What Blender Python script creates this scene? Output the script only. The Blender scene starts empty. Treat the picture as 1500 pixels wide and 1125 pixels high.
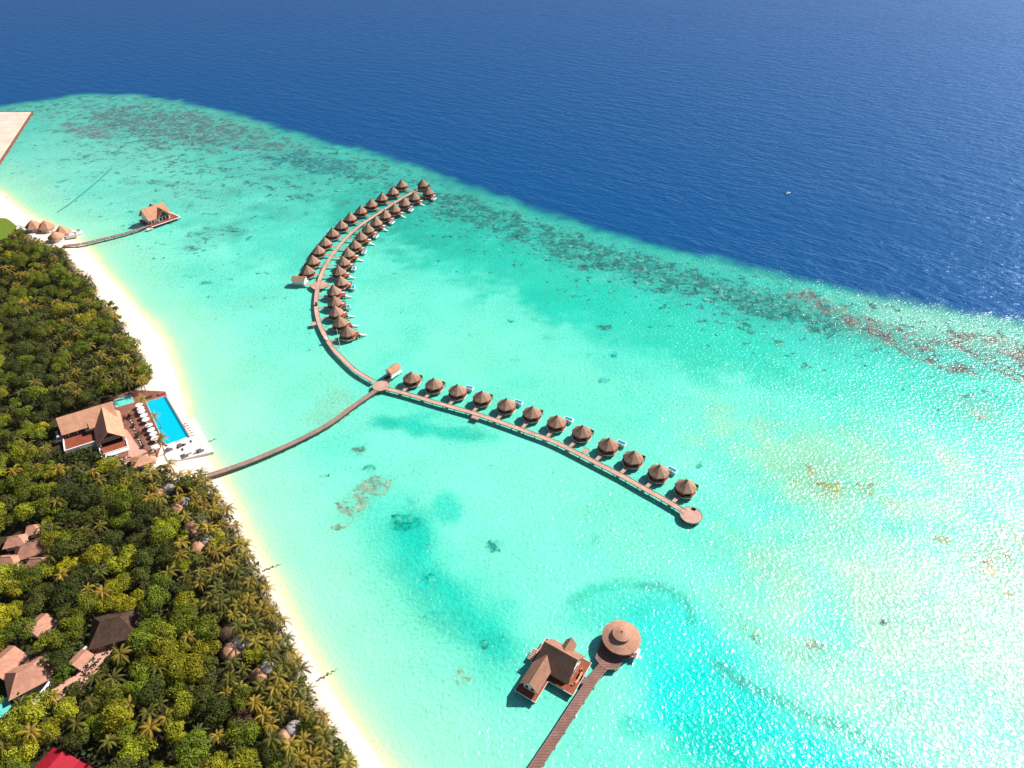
import bpy, math, random
import numpy as np
from mathutils import Vector

random.seed(7)
rng = np.random.default_rng(7)
R = math.radians
PI = math.pi
scene = bpy.context.scene
COL = scene.collection

# ------------------------------------------------------------------ camera model (also used to read positions off the survey photo)
H, PITCH, F = 235.0, R(37.3), 1000.0
CS, SN = math.cos(PITCH), math.sin(PITCH)


def at(px, py, z=0.0):
    v = (py - 562.5) / F
    d = ((px - 750) / F, CS - SN * v, -SN - CS * v)
    t = (z - H) / d[2]
    return Vector((d[0] * t, d[1] * t, z))


def project(x, y, z):
    Z = y * CS - (z - H) * SN
    return 750 + F * x / Z, 562.5 + F * (-y * SN - (z - H) * CS) / Z


# ------------------------------------------------------------------ helpers
class MB:
    """collects faces and builds ONE mesh object"""

    def __init__(self):
        self.v, self.f = [], []

    def poly(self, pts):
        n = len(self.v)
        self.v += [tuple(p) for p in pts]
        self.f.append(tuple(range(n, n + len(pts))))

    def box(self, c, s, rz=0.0, tilt=None):
        cx, cy, cz = c
        hx, hy, hz = s[0] / 2, s[1] / 2, s[2] / 2
        ca, sa = math.cos(rz), math.sin(rz)
        P = []
        for dz in (-hz, hz):
            for dx, dy in ((-hx, -hy), (hx, -hy), (hx, hy), (-hx, hy)):
                P.append((cx + dx * ca - dy * sa, cy + dx * sa + dy * ca, cz + dz))
        self.hexa(P)

    def hexa(self, P):
        n = len(self.v)
        self.v += [tuple(p) for p in P]
        for q in ((3, 2, 1, 0), (4, 5, 6, 7), (0, 1, 5, 4), (1, 2, 6, 5), (2, 3, 7, 6), (3, 0, 4, 7)):
            self.f.append(tuple(n + i for i in q))

    def slab(self, quad, t):
        """four corners of the upper face (counter-clockwise from above), thickened downwards"""
        a, b, c, d = [Vector(p) for p in quad]
        nrm = (b - a).cross(d - a).normalized()
        lo = [p - nrm * t for p in (a, b, c, d)]
        self.hexa(lo + [a, b, c, d])

    def tri_slab(self, tri, t):
        a, b, c = [Vector(p) for p in tri]
        nrm = (b - a).cross(c - a).normalized()
        n = len(self.v)
        self.v += [tuple(p - nrm * t) for p in (a, b, c)] + [tuple(p) for p in (a, b, c)]
        for q in ((2, 1, 0), (3, 4, 5), (0, 1, 4, 3), (1, 2, 5, 4), (2, 0, 3, 5)):
            self.f.append(tuple(n + i for i in q))

    def prism(self, ring, z0, z1):
        """vertical prism over a ccw outline of (x, y)"""
        n, k = len(self.v), len(ring)
        self.v += [(p[0], p[1], z0) for p in ring] + [(p[0], p[1], z1) for p in ring]
        self.f.append(tuple(n + i for i in reversed(range(k))))
        self.f.append(tuple(n + k + i for i in range(k)))
        for i in range(k):
            j = (i + 1) % k
            self.f.append((n + i, n + j, n + k + j, n + k + i))

    def lathe(self, prof, seg, a0=0.0, c=(0, 0)):
        """closed profile list of (r, z) turned round the z axis"""
        rings = []
        for r, z in prof:
            if r < 1e-4:
                rings.append([len(self.v)])
                self.v.append((c[0], c[1], z))
            else:
                rings.append(list(range(len(self.v), len(self.v) + seg)))
                for i in range(seg):
                    a = a0 + 2 * PI * i / seg
                    self.v.append((c[0] + r * math.cos(a), c[1] + r * math.sin(a), z))
        for A, B in zip(rings, rings[1:]):
            for i in range(seg):
                j = (i + 1) % seg
                if len(A) == 1 and len(B) == 1:
                    continue
                if len(A) == 1:
                    self.f.append((A[0], B[j], B[i]))
                elif len(B) == 1:
                    self.f.append((A[i], A[j], B[0]))
                else:
                    self.f.append((A[i], A[j], B[j], B[i]))

    def tube(self, pts, radii, seg=6, caps=True):
        pts = [Vector(p) for p in pts]
        rings = []
        for i, p in enumerate(pts):
            d = (pts[min(i + 1, len(pts) - 1)] - pts[max(i - 1, 0)]).normalized()
            u = d.cross(Vector((0, 0, 1)))
            if u.length < 1e-3:
                u = Vector((1, 0, 0))
            u.normalize()
            w = u.cross(d)
            r = radii[i] if hasattr(radii, '__len__') else radii
            rings.append(list(range(len(self.v), len(self.v) + seg)))
            for k in range(seg):
                a = 2 * PI * k / seg
                self.v.append(tuple(p + (u * math.cos(a) + w * math.sin(a)) * r))
        for A, B in zip(rings, rings[1:]):
            for i in range(seg):
                j = (i + 1) % seg
                self.f.append((A[i], B[i], B[j], A[j]))
        if caps:
            self.f.append(tuple(rings[0]))
            self.f.append(tuple(reversed(rings[-1])))

    def build(self, name, mat, parent=None, smooth=False, loc=None, rz=None):
        me = bpy.data.meshes.new(name)
        me.from_pydata(self.v, [], self.f)
        me.validate()
        me.update()
        if smooth:
            me.polygons.foreach_set('use_smooth', [True] * len(me.polygons))
        me.materials.append(mat)
        o = bpy.data.objects.new(name, me)
        COL.objects.link(o)
        if parent is not None:
            o.parent = parent
        if loc is not None:
            o.location = loc
        if rz is not None:
            o.rotation_euler = (0, 0, rz)
        return o


def tag(o, label=None, cat=None, group=None, kind=None):
    for k, v in (('label', label), ('category', cat), ('group', group), ('kind', kind)):
        if v:
            o[k] = v
    return o


def thing(name, label, cat, loc=(0, 0, 0), rz=0.0, group=None):
    o = bpy.data.objects.new(name, None)
    COL.objects.link(o)
    o.location = loc
    o.rotation_euler = (0, 0, rz)
    o.empty_display_size = 0.5
    return tag(o, label, cat, group)


def copy_tree(o, parent=None):
    c = o.copy()
    COL.objects.link(c)
    if parent is not None:
        c.parent = parent
    for ch in KIDS.get(o.name, []):
        copy_tree(ch, c)
    return c


KIDS = {}


def remember(o):
    """note the children of a prototype so that copying does not search the whole file"""
    KIDS[o.name] = [c for c in bpy.data.objects if c.parent is o]
    for c in KIDS[o.name]:
        remember(c)


# ------------------------------------------------------------------ materials
def new_mat(name):
    m = bpy.data.materials.new(name)
    m.use_nodes = True
    nt = m.node_tree
    return m, nt, nt.nodes['Principled BSDF']


def N(nt, t, **kw):
    n = nt.nodes.new(t)
    for k, v in kw.items():
        if k.startswith('i_'):
            n.inputs[k[2:].replace('_', ' ')].default_value = v
        else:
            setattr(n, k, v)
    return n


def mixc(nt, fac, a, b, blend='MIX'):
    n = nt.nodes.new('ShaderNodeMix')
    n.data_type = 'RGBA'
    n.blend_type = blend
    for sock, val in ((n.inputs[0], fac), (n.inputs[6], a), (n.inputs[7], b)):
        if isinstance(val, bpy.types.NodeSocket):
            nt.links.new(val, sock)
        elif isinstance(val, (int, float)):
            sock.default_value = val
        else:
            sock.default_value = (*val[:3], 1)
    return n.outputs[2]


def noisy(name, c1, c2, scale=1.0, rough=0.8, detail=4, bump=0.0, stripes=None, spec=0.3, per_object=0.0):
    """a worn surface: two tones blended by noise, optional courses or boards, optional spread per object"""
    m, nt, b = new_mat(name)
    tc = N(nt, 'ShaderNodeTexCoord')
    nz = N(nt, 'ShaderNodeTexNoise', i_Scale=scale, i_Detail=detail, i_Roughness=0.65)
    nt.links.new(tc.outputs['Object'], nz.inputs['Vector'])
    rm = N(nt, 'ShaderNodeMapRange')
    rm.inputs[1].default_value, rm.inputs[2].default_value = 0.3, 0.7
    nt.links.new(nz.outputs['Fac'], rm.inputs[0])
    col = mixc(nt, rm.outputs[0], c1, c2)
    if stripes:
        axis, sc, dark = stripes
        wv = N(nt, 'ShaderNodeTexWave', wave_type='BANDS', bands_direction=axis, i_Scale=sc, i_Distortion=1.2)
        wv.inputs['Detail Scale'].default_value = 2.0
        nt.links.new(tc.outputs['Object'], wv.inputs['Vector'])
        mr = N(nt, 'ShaderNodeMapRange')
        mr.inputs[1].default_value, mr.inputs[2].default_value = 0.0, 0.35
        mr.inputs[3].default_value, mr.inputs[4].default_value = dark, 0.0
        nt.links.new(wv.outputs['Fac'], mr.inputs[0])
        col = mixc(nt, mr.outputs[0], col, tuple(x * 0.45 for x in c1))
    if bump:
        n3 = N(nt, 'ShaderNodeTexNoise', i_Scale=scale * .18, i_Detail=8.0, i_Roughness=.7, i_Distortion=.6)
        nt.links.new(tc.outputs['Object'], n3.inputs['Vector'])
        mr3 = N(nt, 'ShaderNodeMapRange')
        for k_, v_ in ((1, .35), (2, .68), (3, .78), (4, 1.16)):
            mr3.inputs[k_].default_value = v_
        nt.links.new(n3.outputs['Fac'], mr3.inputs[0])
        h3 = N(nt, 'ShaderNodeHueSaturation')
        nt.links.new(mr3.outputs[0], h3.inputs['Value'])
        nt.links.new(col, h3.inputs['Color'])
        col = h3.outputs['Color']
    if per_object:
        oi = N(nt, 'ShaderNodeObjectInfo')
        hs = N(nt, 'ShaderNodeHueSaturation')
        mr = N(nt, 'ShaderNodeMapRange')
        mr.inputs[3].default_value, mr.inputs[4].default_value = 1 - per_object, 1 + per_object
        nt.links.new(oi.outputs['Random'], mr.inputs[0])
        nt.links.new(mr.outputs[0], hs.inputs['Value'])
        nt.links.new(col, hs.inputs['Color'])
        col = hs.outputs['Color']
    nt.links.new(col, b.inputs['Base Color'])
    b.inputs['Roughness'].default_value = rough
    b.inputs['Specular IOR Level'].default_value = spec
    if bump:
        bp = N(nt, 'ShaderNodeBump', i_Strength=0.6, i_Distance=bump)
        n2 = N(nt, 'ShaderNodeTexNoise', i_Scale=scale * 4, i_Detail=3.0)
        nt.links.new(tc.outputs['Object'], n2.inputs['Vector'])
        nt.links.new(n2.outputs['Fac'], bp.inputs['Height'])
        nt.links.new(bp.outputs['Normal'], b.inputs['Normal'])
    return m


M = {}
M['thatch'] = noisy('thatch', (.29, .175, .125), (.47, .30, .215), 1.6, .95, 6, .12, ('Z', 1.1, .35), .1, .10)
M['thatch_pale'] = noisy('thatch_pale', (.50, .26, .165), (.62, .34, .22), 1.3, .95, 6, .12, ('Z', .8, .22), .1, .05)
M['thatch_spa'] = noisy('thatch_spa', (.50, .25, .15), (.58, .30, .19), 1.0, .95, 5, .1, ('Z', .8, .2), .1)
M['thatch_dark'] = noisy('thatch_dark', (.060, .036, .028), (.125, .075, .055), 1.0, .95, 6, .12, ('Z', .9, .5), .1)
M['thatch_round'] = noisy('thatch_round', (.40, .215, .145), (.50, .28, .20), 1.5, .95, 6, .08, None, .1)
M['roof_house'] = noisy('roof_house', (.30, .155, .105), (.40, .22, .155), 1.5, .95, 6, .08, ('Z', .8, .25), .1)
M['roof_pink'] = noisy('roof_pink', (.46, .225, .155), (.58, .30, .215), 1.0, .95, 6, .08, ('Z', .9, .25), .1)
M['wood_red'] = noisy('wood_red', (.26, .062, .030), (.36, .10, .05), 1.5, .7, 5, .03, ('X', 1.6, .5), .3, .12)
M['wood_wall'] = noisy('wood_wall', (.20, .062, .030), (.30, .10, .045), 1.5, .7, 5, .03, ('Z', 1.2, .5), .3, .1)
M['deck'] = noisy('deck', (.46, .285, .225), (.64, .42, .335), .22, .8, 8, .03, ('X', .35, .25), .3)
M['deck_pier'] = noisy('deck_pier', (.19, .098, .080), (.29, .155, .13), .35, .8, 8, .03, ('Y', .33, .75), .3)
M['deck_brown'] = noisy('deck_brown', (.19, .075, .052), (.30, .135, .095), .5, .8, 7, .03, ('X', .4, .4), .3)
M['deck_grey'] = noisy('deck_grey', (.28, .18, .145), (.40, .26, .21), .8, .8, 6, .03, ('X', .9, .6), .3)
M['post'] = noisy('post', (.09, .055, .04), (.15, .09, .07), 2, .9, 4)
M['white'] = noisy('white_paint', (.74, .73, .72), (.82, .81, .80), .7, .6, 4)
M['white_deck'] = noisy('white_deck', (.70, .60, .58), (.80, .71, .68), .6, .8, 5, 0, ('X', .8, .12))
M['white_cloth'] = noisy('white_cloth', (.80, .79, .78), (.86, .85, .84), 1, .9, 3)
M['plaster'] = noisy('plaster', (.62, .50, .46), (.74, .62, .57), .7, .9, 5)
M['paving'] = noisy('paving', (.50, .27, .20), (.62, .36, .28), .8, .85, 5)
M['glass'] = noisy('dark_glass', (.008, .011, .014), (.02, .026, .03), .5, .12, 2, 0, None, .6)
M['dark'] = noisy('dark_fabric', (.035, .025, .03), (.06, .045, .05), 1, .9, 3)
M['blue_cloth'] = noisy('blue_cloth', (.04, .10, .55), (.06, .14, .65), 1, .8, 2)
M['pink_cloth'] = noisy('pink_cloth', (.55, .03, .10), (.65, .05, .15), 1, .8, 2)
M['red_roof'] = noisy('red_roof', (.30, .006, .020), (.42, .012, .034), .5, .7, 4)
M['stone'] = noisy('stone', (.14, .10, .085), (.28, .20, .17), .8, .95, 6, .15)
M['rust_wall'] = noisy('rust_wall', (.16, .055, .035), (.26, .10, .06), .5, .9, 5)
M['grey_dome'] = noisy('grey_dome', (.26, .23, .23), (.50, .46, .45), 1.2, .8, 6)
M['bark'] = noisy('bark', (.16, .11, .075), (.26, .19, .13), 3, .95, 4)
M['metal'] = noisy('pale_metal', (.55, .53, .52), (.65, .63, .62), 1, .4, 2)


def pool_mat(name, c1, c2):
    m, nt, b = new_mat(name)
    tc = N(nt, 'ShaderNodeTexCoord')
    nz = N(nt, 'ShaderNodeTexNoise', i_Scale=.5, i_Detail=3.0)
    nt.links.new(tc.outputs['Object'], nz.inputs['Vector'])
    nt.links.new(mixc(nt, nz.outputs['Fac'], c1, c2), b.inputs['Base Color'])
    b.inputs['Roughness'].default_value = .08
    b.inputs['IOR'].default_value = 1.33
    n2 = N(nt, 'ShaderNodeTexNoise', i_Scale=1.6, i_Detail=2.0)
    nt.links.new(tc.outputs['Object'], n2.inputs['Vector'])
    bp = N(nt, 'ShaderNodeBump', i_Strength=.5, i_Distance=.08)
    nt.links.new(n2.outputs['Fac'], bp.inputs['Height'])
    nt.links.new(bp.outputs['Normal'], b.inputs['Normal'])
    return m


M['pool'] = pool_mat('pool_water', (.0, .42, .62), (.0, .50, .68))
M['kids_pool'] = pool_mat('kids_pool_water', (.10, .56, .50), (.14, .62, .55))
M['villa_pool'] = pool_mat('villa_pool_water', (.0, .25, .38), (.0, .36, .50))


def leaf_mat(name, trans=.25):
    """foliage: the hue of each plant comes from its own object colour, varied from clump to clump"""
    m, nt, b = new_mat(name)
    oi = N(nt, 'ShaderNodeObjectInfo')
    tc = N(nt, 'ShaderNodeTexCoord')
    nz = N(nt, 'ShaderNodeTexNoise', i_Scale=.55, i_Detail=3.0)
    nt.links.new(tc.outputs['Object'], nz.inputs['Vector'])
    at_ = N(nt, 'ShaderNodeAttribute', attribute_name='tone')
    add = N(nt, 'ShaderNodeMath', operation='ADD')
    nt.links.new(nz.outputs['Fac'], add.inputs[0])
    nt.links.new(at_.outputs['Fac'], add.inputs[1])
    mr = N(nt, 'ShaderNodeMapRange')
    mr.inputs[1].default_value, mr.inputs[2].default_value = .55, 1.45
    mr.inputs[3].default_value, mr.inputs[4].default_value = .45, 1.55
    nt.links.new(add.outputs[0], mr.inputs[0])
    hs = N(nt, 'ShaderNodeHueSaturation')
    nt.links.new(mr.outputs[0], hs.inputs['Value'])
    nt.links.new(oi.outputs['Color'], hs.inputs['Color'])
    nt.links.new(hs.outputs['Color'], b.inputs['Base Color'])
    b.inputs['Roughness'].default_value = .55
    b.inputs['Specular IOR Level'].default_value = .25
    tr = N(nt, 'ShaderNodeBsdfTranslucent')
    nt.links.new(hs.outputs['Color'], tr.inputs['Color'])
    mx = N(nt, 'ShaderNodeMixShader')
    mx.inputs[0].default_value = trans
    nt.links.new(b.outputs[0], mx.inputs[1])
    nt.links.new(tr.outputs[0], mx.inputs[2])
    nt.links.new(mx.outputs[0], nt.nodes['Material Output'].inputs['Surface'])
    return m


M['leaf'] = leaf_mat('leaf')
M['frond'] = leaf_mat('frond', .2)

# ------------------------------------------------------------------ sea: one sheet out to the horizon
SHORE_PX = [(-260, 150), (-120, 222), (0, 284), (22, 303), (45, 322), (72, 334), (100, 346), (122, 360), (140, 384), (166, 414), (194, 446),
            (220, 477), (238, 504), (252, 535), (261, 565), (266, 590), (274, 620), (292, 660), (310, 682), (322, 704), (334, 730),
            (346, 760), (358, 790), (374, 820), (396, 853), (412, 890), (430, 925), (452, 962), (476, 998), (498, 1030), (520, 1062),
            (545, 1098), (566, 1130), (600, 1190), (640, 1270), (680, 1400)]
REEF_PX = [(-420, 190), (-200, 176), (-90, 168), (0, 157), (60, 146), (130, 138), (200, 139), (270, 149), (340, 166), (420, 191), (500, 213), (580, 233), (650, 260),
           (720, 286), (800, 311), (880, 336), (960, 359), (1040, 379), (1120, 396), (1200, 412), (1300, 437), (1400, 457), (1500, 470),
           (1620, 494), (1900, 560), (2300, 700)]


def world_line(px, z=0.0):
    return np.array([at(x, y, z)[:2] for x, y in px])


def dist_line(X, Y, line):
    """distance of points to a polyline"""
    best = np.full(X.shape, 1e12)
    for (x0, y0), (x1, y1) in zip(line[:-1], line[1:]):
        dx, dy = x1 - x0, y1 - y0
        t = np.clip(((X - x0) * dx + (Y - y0) * dy) / (dx * dx + dy * dy), 0, 1)
        best = np.minimum(best, (X - x0 - t * dx) ** 2 + (Y - y0 - t * dy) ** 2)
    return np.sqrt(best)


def inside(X, Y, poly):
    r = np.zeros(X.shape, bool)
    n = len(poly)
    for i in range(n):
        x0, y0 = poly[i]
        x1, y1 = poly[(i + 1) % n]
        if y0 == y1:
            continue
        c = ((y0 > Y) != (y1 > Y)) & (X < (x1 - x0) * (Y - y0) / (y1 - y0) + x0)
        r ^= c
    return r


shore = world_line(SHORE_PX)
reef = world_line(REEF_PX)
LAND = np.vstack([shore, [[shore[-1][0], -200], [-900, -200], [-900, shore[0][1]]]])
REEFPOLY = np.vstack([[[-3000, reef[0][1] - 300]], reef, [[2500, -1500], [-3000, -1500]]])


def smooth(a, b, x):
    t = np.clip((x - a) / (b - a), 0, 1)
    return t * t * (3 - 2 * t)


def value_noise(X, Y, cell, seed):
    """smooth lattice noise in 0..1"""
    g = np.random.default_rng(seed).random((256, 256))
    x, y = X / cell, Y / cell
    xi, yi = np.floor(x).astype(int), np.floor(y).astype(int)
    fx, fy = x - xi, y - yi
    fx, fy = fx * fx * (3 - 2 * fx), fy * fy * (3 - 2 * fy)
    a, b = g[xi % 256, yi % 256], g[(xi + 1) % 256, yi % 256]
    c, d = g[xi % 256, (yi + 1) % 256], g[(xi + 1) % 256, (yi + 1) % 256]
    return (a * (1 - fx) + b * fx) * (1 - fy) + (c * (1 - fx) + d * fx) * fy


def fbm(X, Y, cell, seed, octs=4):
    s, w, t = 0, 1.0, 0
    for k in range(octs):
        s = s + w * value_noise(X + 31 * k, Y - 17 * k, cell / 2 ** k, seed + k)
        t += w
        w *= .55
    return s / t


def axis(lo, hi, step, far):
    core = np.arange(lo, hi + step, step)
    ext = np.array([20, 60, 150, 400, 1000, 2500, 6000, 14000, far])
    return np.concatenate([(lo - ext)[::-1], core, hi + ext])


xs, ys = axis(-620, 820, 2.5, 30000), axis(20, 960, 2.5, 30000)
X, Y = np.meshgrid(xs, ys, indexing='ij')
SH = X.shape
X, Y = X.ravel(), Y.ravel()
d_shore = dist_line(X, Y, shore)
d_shore = np.where(inside(X, Y, LAND), -d_shore, d_shore)
wob = fbm(X, Y, 40, 5, 4) - .5
d_reef = dist_line(X, Y, reef)
d_reef = np.where(inside(X, Y, REEFPOLY), d_reef, -d_reef) + wob * 16 + (fbm(X, Y, 13, 61, 3) - .5) * 13

SAND, YEL, PALE = np.array((.80, .70, .60)), np.array((.74, .68, .34)), np.array((.34, .72, .47))
MINT, TEAL, CYAN = np.array((.15, .68, .52)), np.array((.002, .50, .39)), np.array((.0, .60, .54))
DEEP, EDGE = np.array((.0002, .066, .205)), np.array((.003, .25, .235))
C = np.tile(MINT, (len(X), 1))
CORAL = np.zeros(len(X))
CC = np.tile(np.array((.012, .20, .175)), (len(X), 1))


def lay(mask, col):
    global C
    m = np.clip(mask, 0, 1)[:, None]
    C = C * (1 - m) + np.array(col) * m


def blob(px, py, rx, ry, rot=0):
    """soft elliptical patch of the sea bed: 1 at its centre, 0 outside"""
    o = at(px, py)
    ca, sa = math.cos(R(rot)), math.sin(R(rot))
    a, b = at(px + rx * ca, py + rx * sa) - o, at(px - ry * sa, py + ry * ca) - o
    det = a.x * b.y - a.y * b.x
    dx, dy = X - o.x, Y - o.y
    u, v = (dx * b.y - dy * b.x) / det, (a.x * dy - a.y * dx) / det
    return np.sqrt(u * u + v * v)


big = fbm(X, Y, 60, 11, 5)
med = fbm(X, Y, 18, 23, 4)
fin = fbm(X, Y, 7, 51, 3)


def patch(px, py, rx, ry, rot=0, soft=.8, rag=.7):
    r = blob(px, py, rx, ry, rot) + (med - .5) * rag * 2 + (big - .5) * rag + (fin - .5) * rag * 1.1
    return smooth(1 + soft / 2, 1 - soft / 2, r)


def ribbon(px, w, rag=.6, soft=.8):
    """soft band of half-width w metres along a line"""
    r = dist_line(X, Y, world_line(px)) / w + (med - .5) * rag * 2
    return smooth(1 + soft / 2, 1 - soft / 2, r)


# lagoon: greener towards the reef, paler towards the beach
lay(smooth(.40, .72, big) * .35, TEAL)
EAST = smooth(-330, 60, X)
lay(smooth(230, 60, d_reef) * (.35 + .45 * EAST) * smooth(.2, .6, big + .15), (.006, .52, .42))
lay(smooth(130, 20, d_reef) * (.35 + .30 * EAST) * smooth(.25, .6, med + .1), (.004, .34, .29))
lay(smooth(34, 6, d_reef) * .55 * smooth(.2, .6, med + .1), (.05, .50, .38))
lay(patch(720, 375, 170, 45, 18) * .75, (.003, .44, .32))
lay(patch(950, 470, 210, 45, 17) * .7, (.003, .48, .35))
lay(patch(470, 330, 130, 60, 0) * .35, (.01, .50, .40))
lay(patch(540, 300, 70, 40, 0) * .6, (.006, .36, .28))
lay(patch(620, 330, 80, 30, 20) * .6, (.004, .36, .28))
lay(ribbon([(560, 760), (575, 810), (620, 860), (690, 910), (720, 960)], 17, .7, 1.2) * .55, TEAL)
lay(ribbon([(600, 770), (600, 830), (660, 890), (715, 945)], 9, .6, 1.2) * .85, (.0, .47, .36))
lay(patch(655, 745, 22, 18) * .7, TEAL)
lay(patch(640, 630, 75, 11, 8) * .85, (.008, .46, .35))
lay(patch(600, 615, 40, 8, -12) * .6, (.008, .46, .35))
lay(patch(1005, 940, 110, 75, 20, .9, .3) * .8, CYAN)
lay(patch(1060, 1050, 130, 75, 25, .8, .35) * .95, CYAN)
lay(patch(1190, 1120, 150, 55, 22, .7, .35) * .95, CYAN)
lay(patch(900, 890, 80, 32, -5, .9, .3) * .55, (.01, .54, .44))
lay(patch(1010, 1110, 60, 45, 0) * .5, (.0, .46, .36))
lay(patch(930, 1070, 25, 14, 30) * .5, (.0, .46, .38))
# shallower sand and sea grass flats
lay(patch(1180, 690, 130, 70, 10, 1.2, 1.0) * .5, (.30, .50, .30))
lay(patch(1230, 800, 150, 110, 35, 1.2, 1.0) * .55, (.27, .56, .40))
lay(patch(1420, 850, 150, 170, 30, 1.2, 1.0) * .60, (.36, .58, .46))
lay(patch(1340, 980, 220, 110, 30, 1.2, 1.0) * .55, (.30, .57, .43))
lay(patch(1080, 900, 80, 40, 35) * .5, (.20, .62, .45))
lay(patch(1420, 480, 150, 30, 13) * .45, (.28, .58, .44))
lay(patch(850, 740, 180, 60, 20) * .3, (.17, .68, .46))
lay(patch(420, 560, 130, 50, -10) * .35, (.19, .68, .47))
lay(patch(760, 560, 200, 60, 12) * .4, (.15, .68, .47))
lay(patch(160, 250, 150, 50, -10) * .45, (.20, .66, .52))
lay(patch(130, 352, 45, 12, 5, .8, .3) * .6, (.26, .44, .36))
lay(patch(480, 600, 45, 22, -35) * .45, (.20, .42, .30))
lay(patch(350, 445, 30, 12, 0) * .35, (.16, .48, .36))

# corals: density, and the colour of the heads
BROWN, GREY, DKT, OLV = (.10, .085, .075), (.055, .125, .125), (.005, .125, .12), (.16, .20, .10)


def coral(mask, dens, col):
    global CORAL, CC
    m = np.clip(mask, 0, 1)
    w = (m * dens > CORAL)[:, None]
    CC = np.where(w, np.array(col), CC)
    if dens < .99 and m.mean() < .2:
        lay(m * dens * .38, np.array(col) * .6 + np.array((.003, .40, .31)) * .4)
    CORAL = np.maximum(CORAL, m * dens)


coral(np.ones(len(X)), .16, DKT)
coral(smooth(420, 250, d_reef) * (1 - .6 * EAST), .40, (.012, .21, .19))
coral(smooth(190, 40, d_reef), .56, DKT)
coral(patch(260, 215, 330, 75, 12, 1.2, .5), .58, (.03, .21, .19))
coral(patch(255, 187, 165, 34, 8, .9, .5), .80, GREY)
coral(patch(400, 212, 90, 22, 15, .9, .5), .66, GREY)
coral(patch(135, 195, 50, 14, 8), .78, (.11, .14, .16))
coral(patch(465, 240, 90, 20, 8, .9, .5), .84, (.006, .15, .16))
coral(patch(560, 258, 110, 22, 14, .9, .5), .60, DKT)
coral(patch(400, 270, 100, 35, 8, .9, .5), .55, DKT)
coral(patch(300, 300, 90, 35, 0, .9, .6), .48, (.05, .20, .18))
coral(patch(320, 345, 70, 14, -18), .55, (.04, .17, .15))
coral(patch(690, 300, 80, 26, 25, .9, .5), .60, DKT)
coral(ribbon([(640, 290), (720, 318), (800, 348), (900, 383), (1000, 412), (1100, 442), (1200, 468)], 26, .6, 1.2), .86, (.006, .14, .125))
coral(ribbon([(820, 352), (940, 392), (1040, 420), (1130, 446), (1220, 470), (1330, 500)], 13, .8, 1.2), .72, (.085, .14, .115))
coral(ribbon([(1180, 440), (1240, 470), (1330, 500), (1420, 505), (1520, 520)], 16, .8, 1.2), .74, BROWN)
coral(ribbon([(1280, 490), (1340, 520), (1385, 538), (1420, 540)], 6.0, .9, 1.0), .80, (.085, .068, .065))
coral(ribbon([(1410, 505), (1470, 540), (1540, 560)], 9, .9, 1.0), .76, BROWN)
coral(patch(1440, 605, 60, 20, 20), .5, (.34, .26, .19))
coral(patch(530, 728, 48, 20, -28, .5, .4), .80, (.17, .26, .18))
coral(patch(500, 770, 30, 8, -30, .6, .4), .66, (.20, .30, .2))
coral(patch(1235, 715, 60, 20, 10, .9, .6), .70, (.20, .24, .08))
coral(patch(1160, 690, 70, 25, 0, .9, .6), .55, (.24, .36, .17))
coral(patch(1382, 790, 20, 9, 15), .80, (.30, .22, .09))
coral(patch(1470, 820, 60, 60, 40), .55, (.40, .28, .16))
coral(patch(1205, 955, 40, 25, 30), .60, (.20, .24, .18))
coral(patch(1110, 925, 60, 12, 35), .55, (.16, .34, .22))
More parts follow.
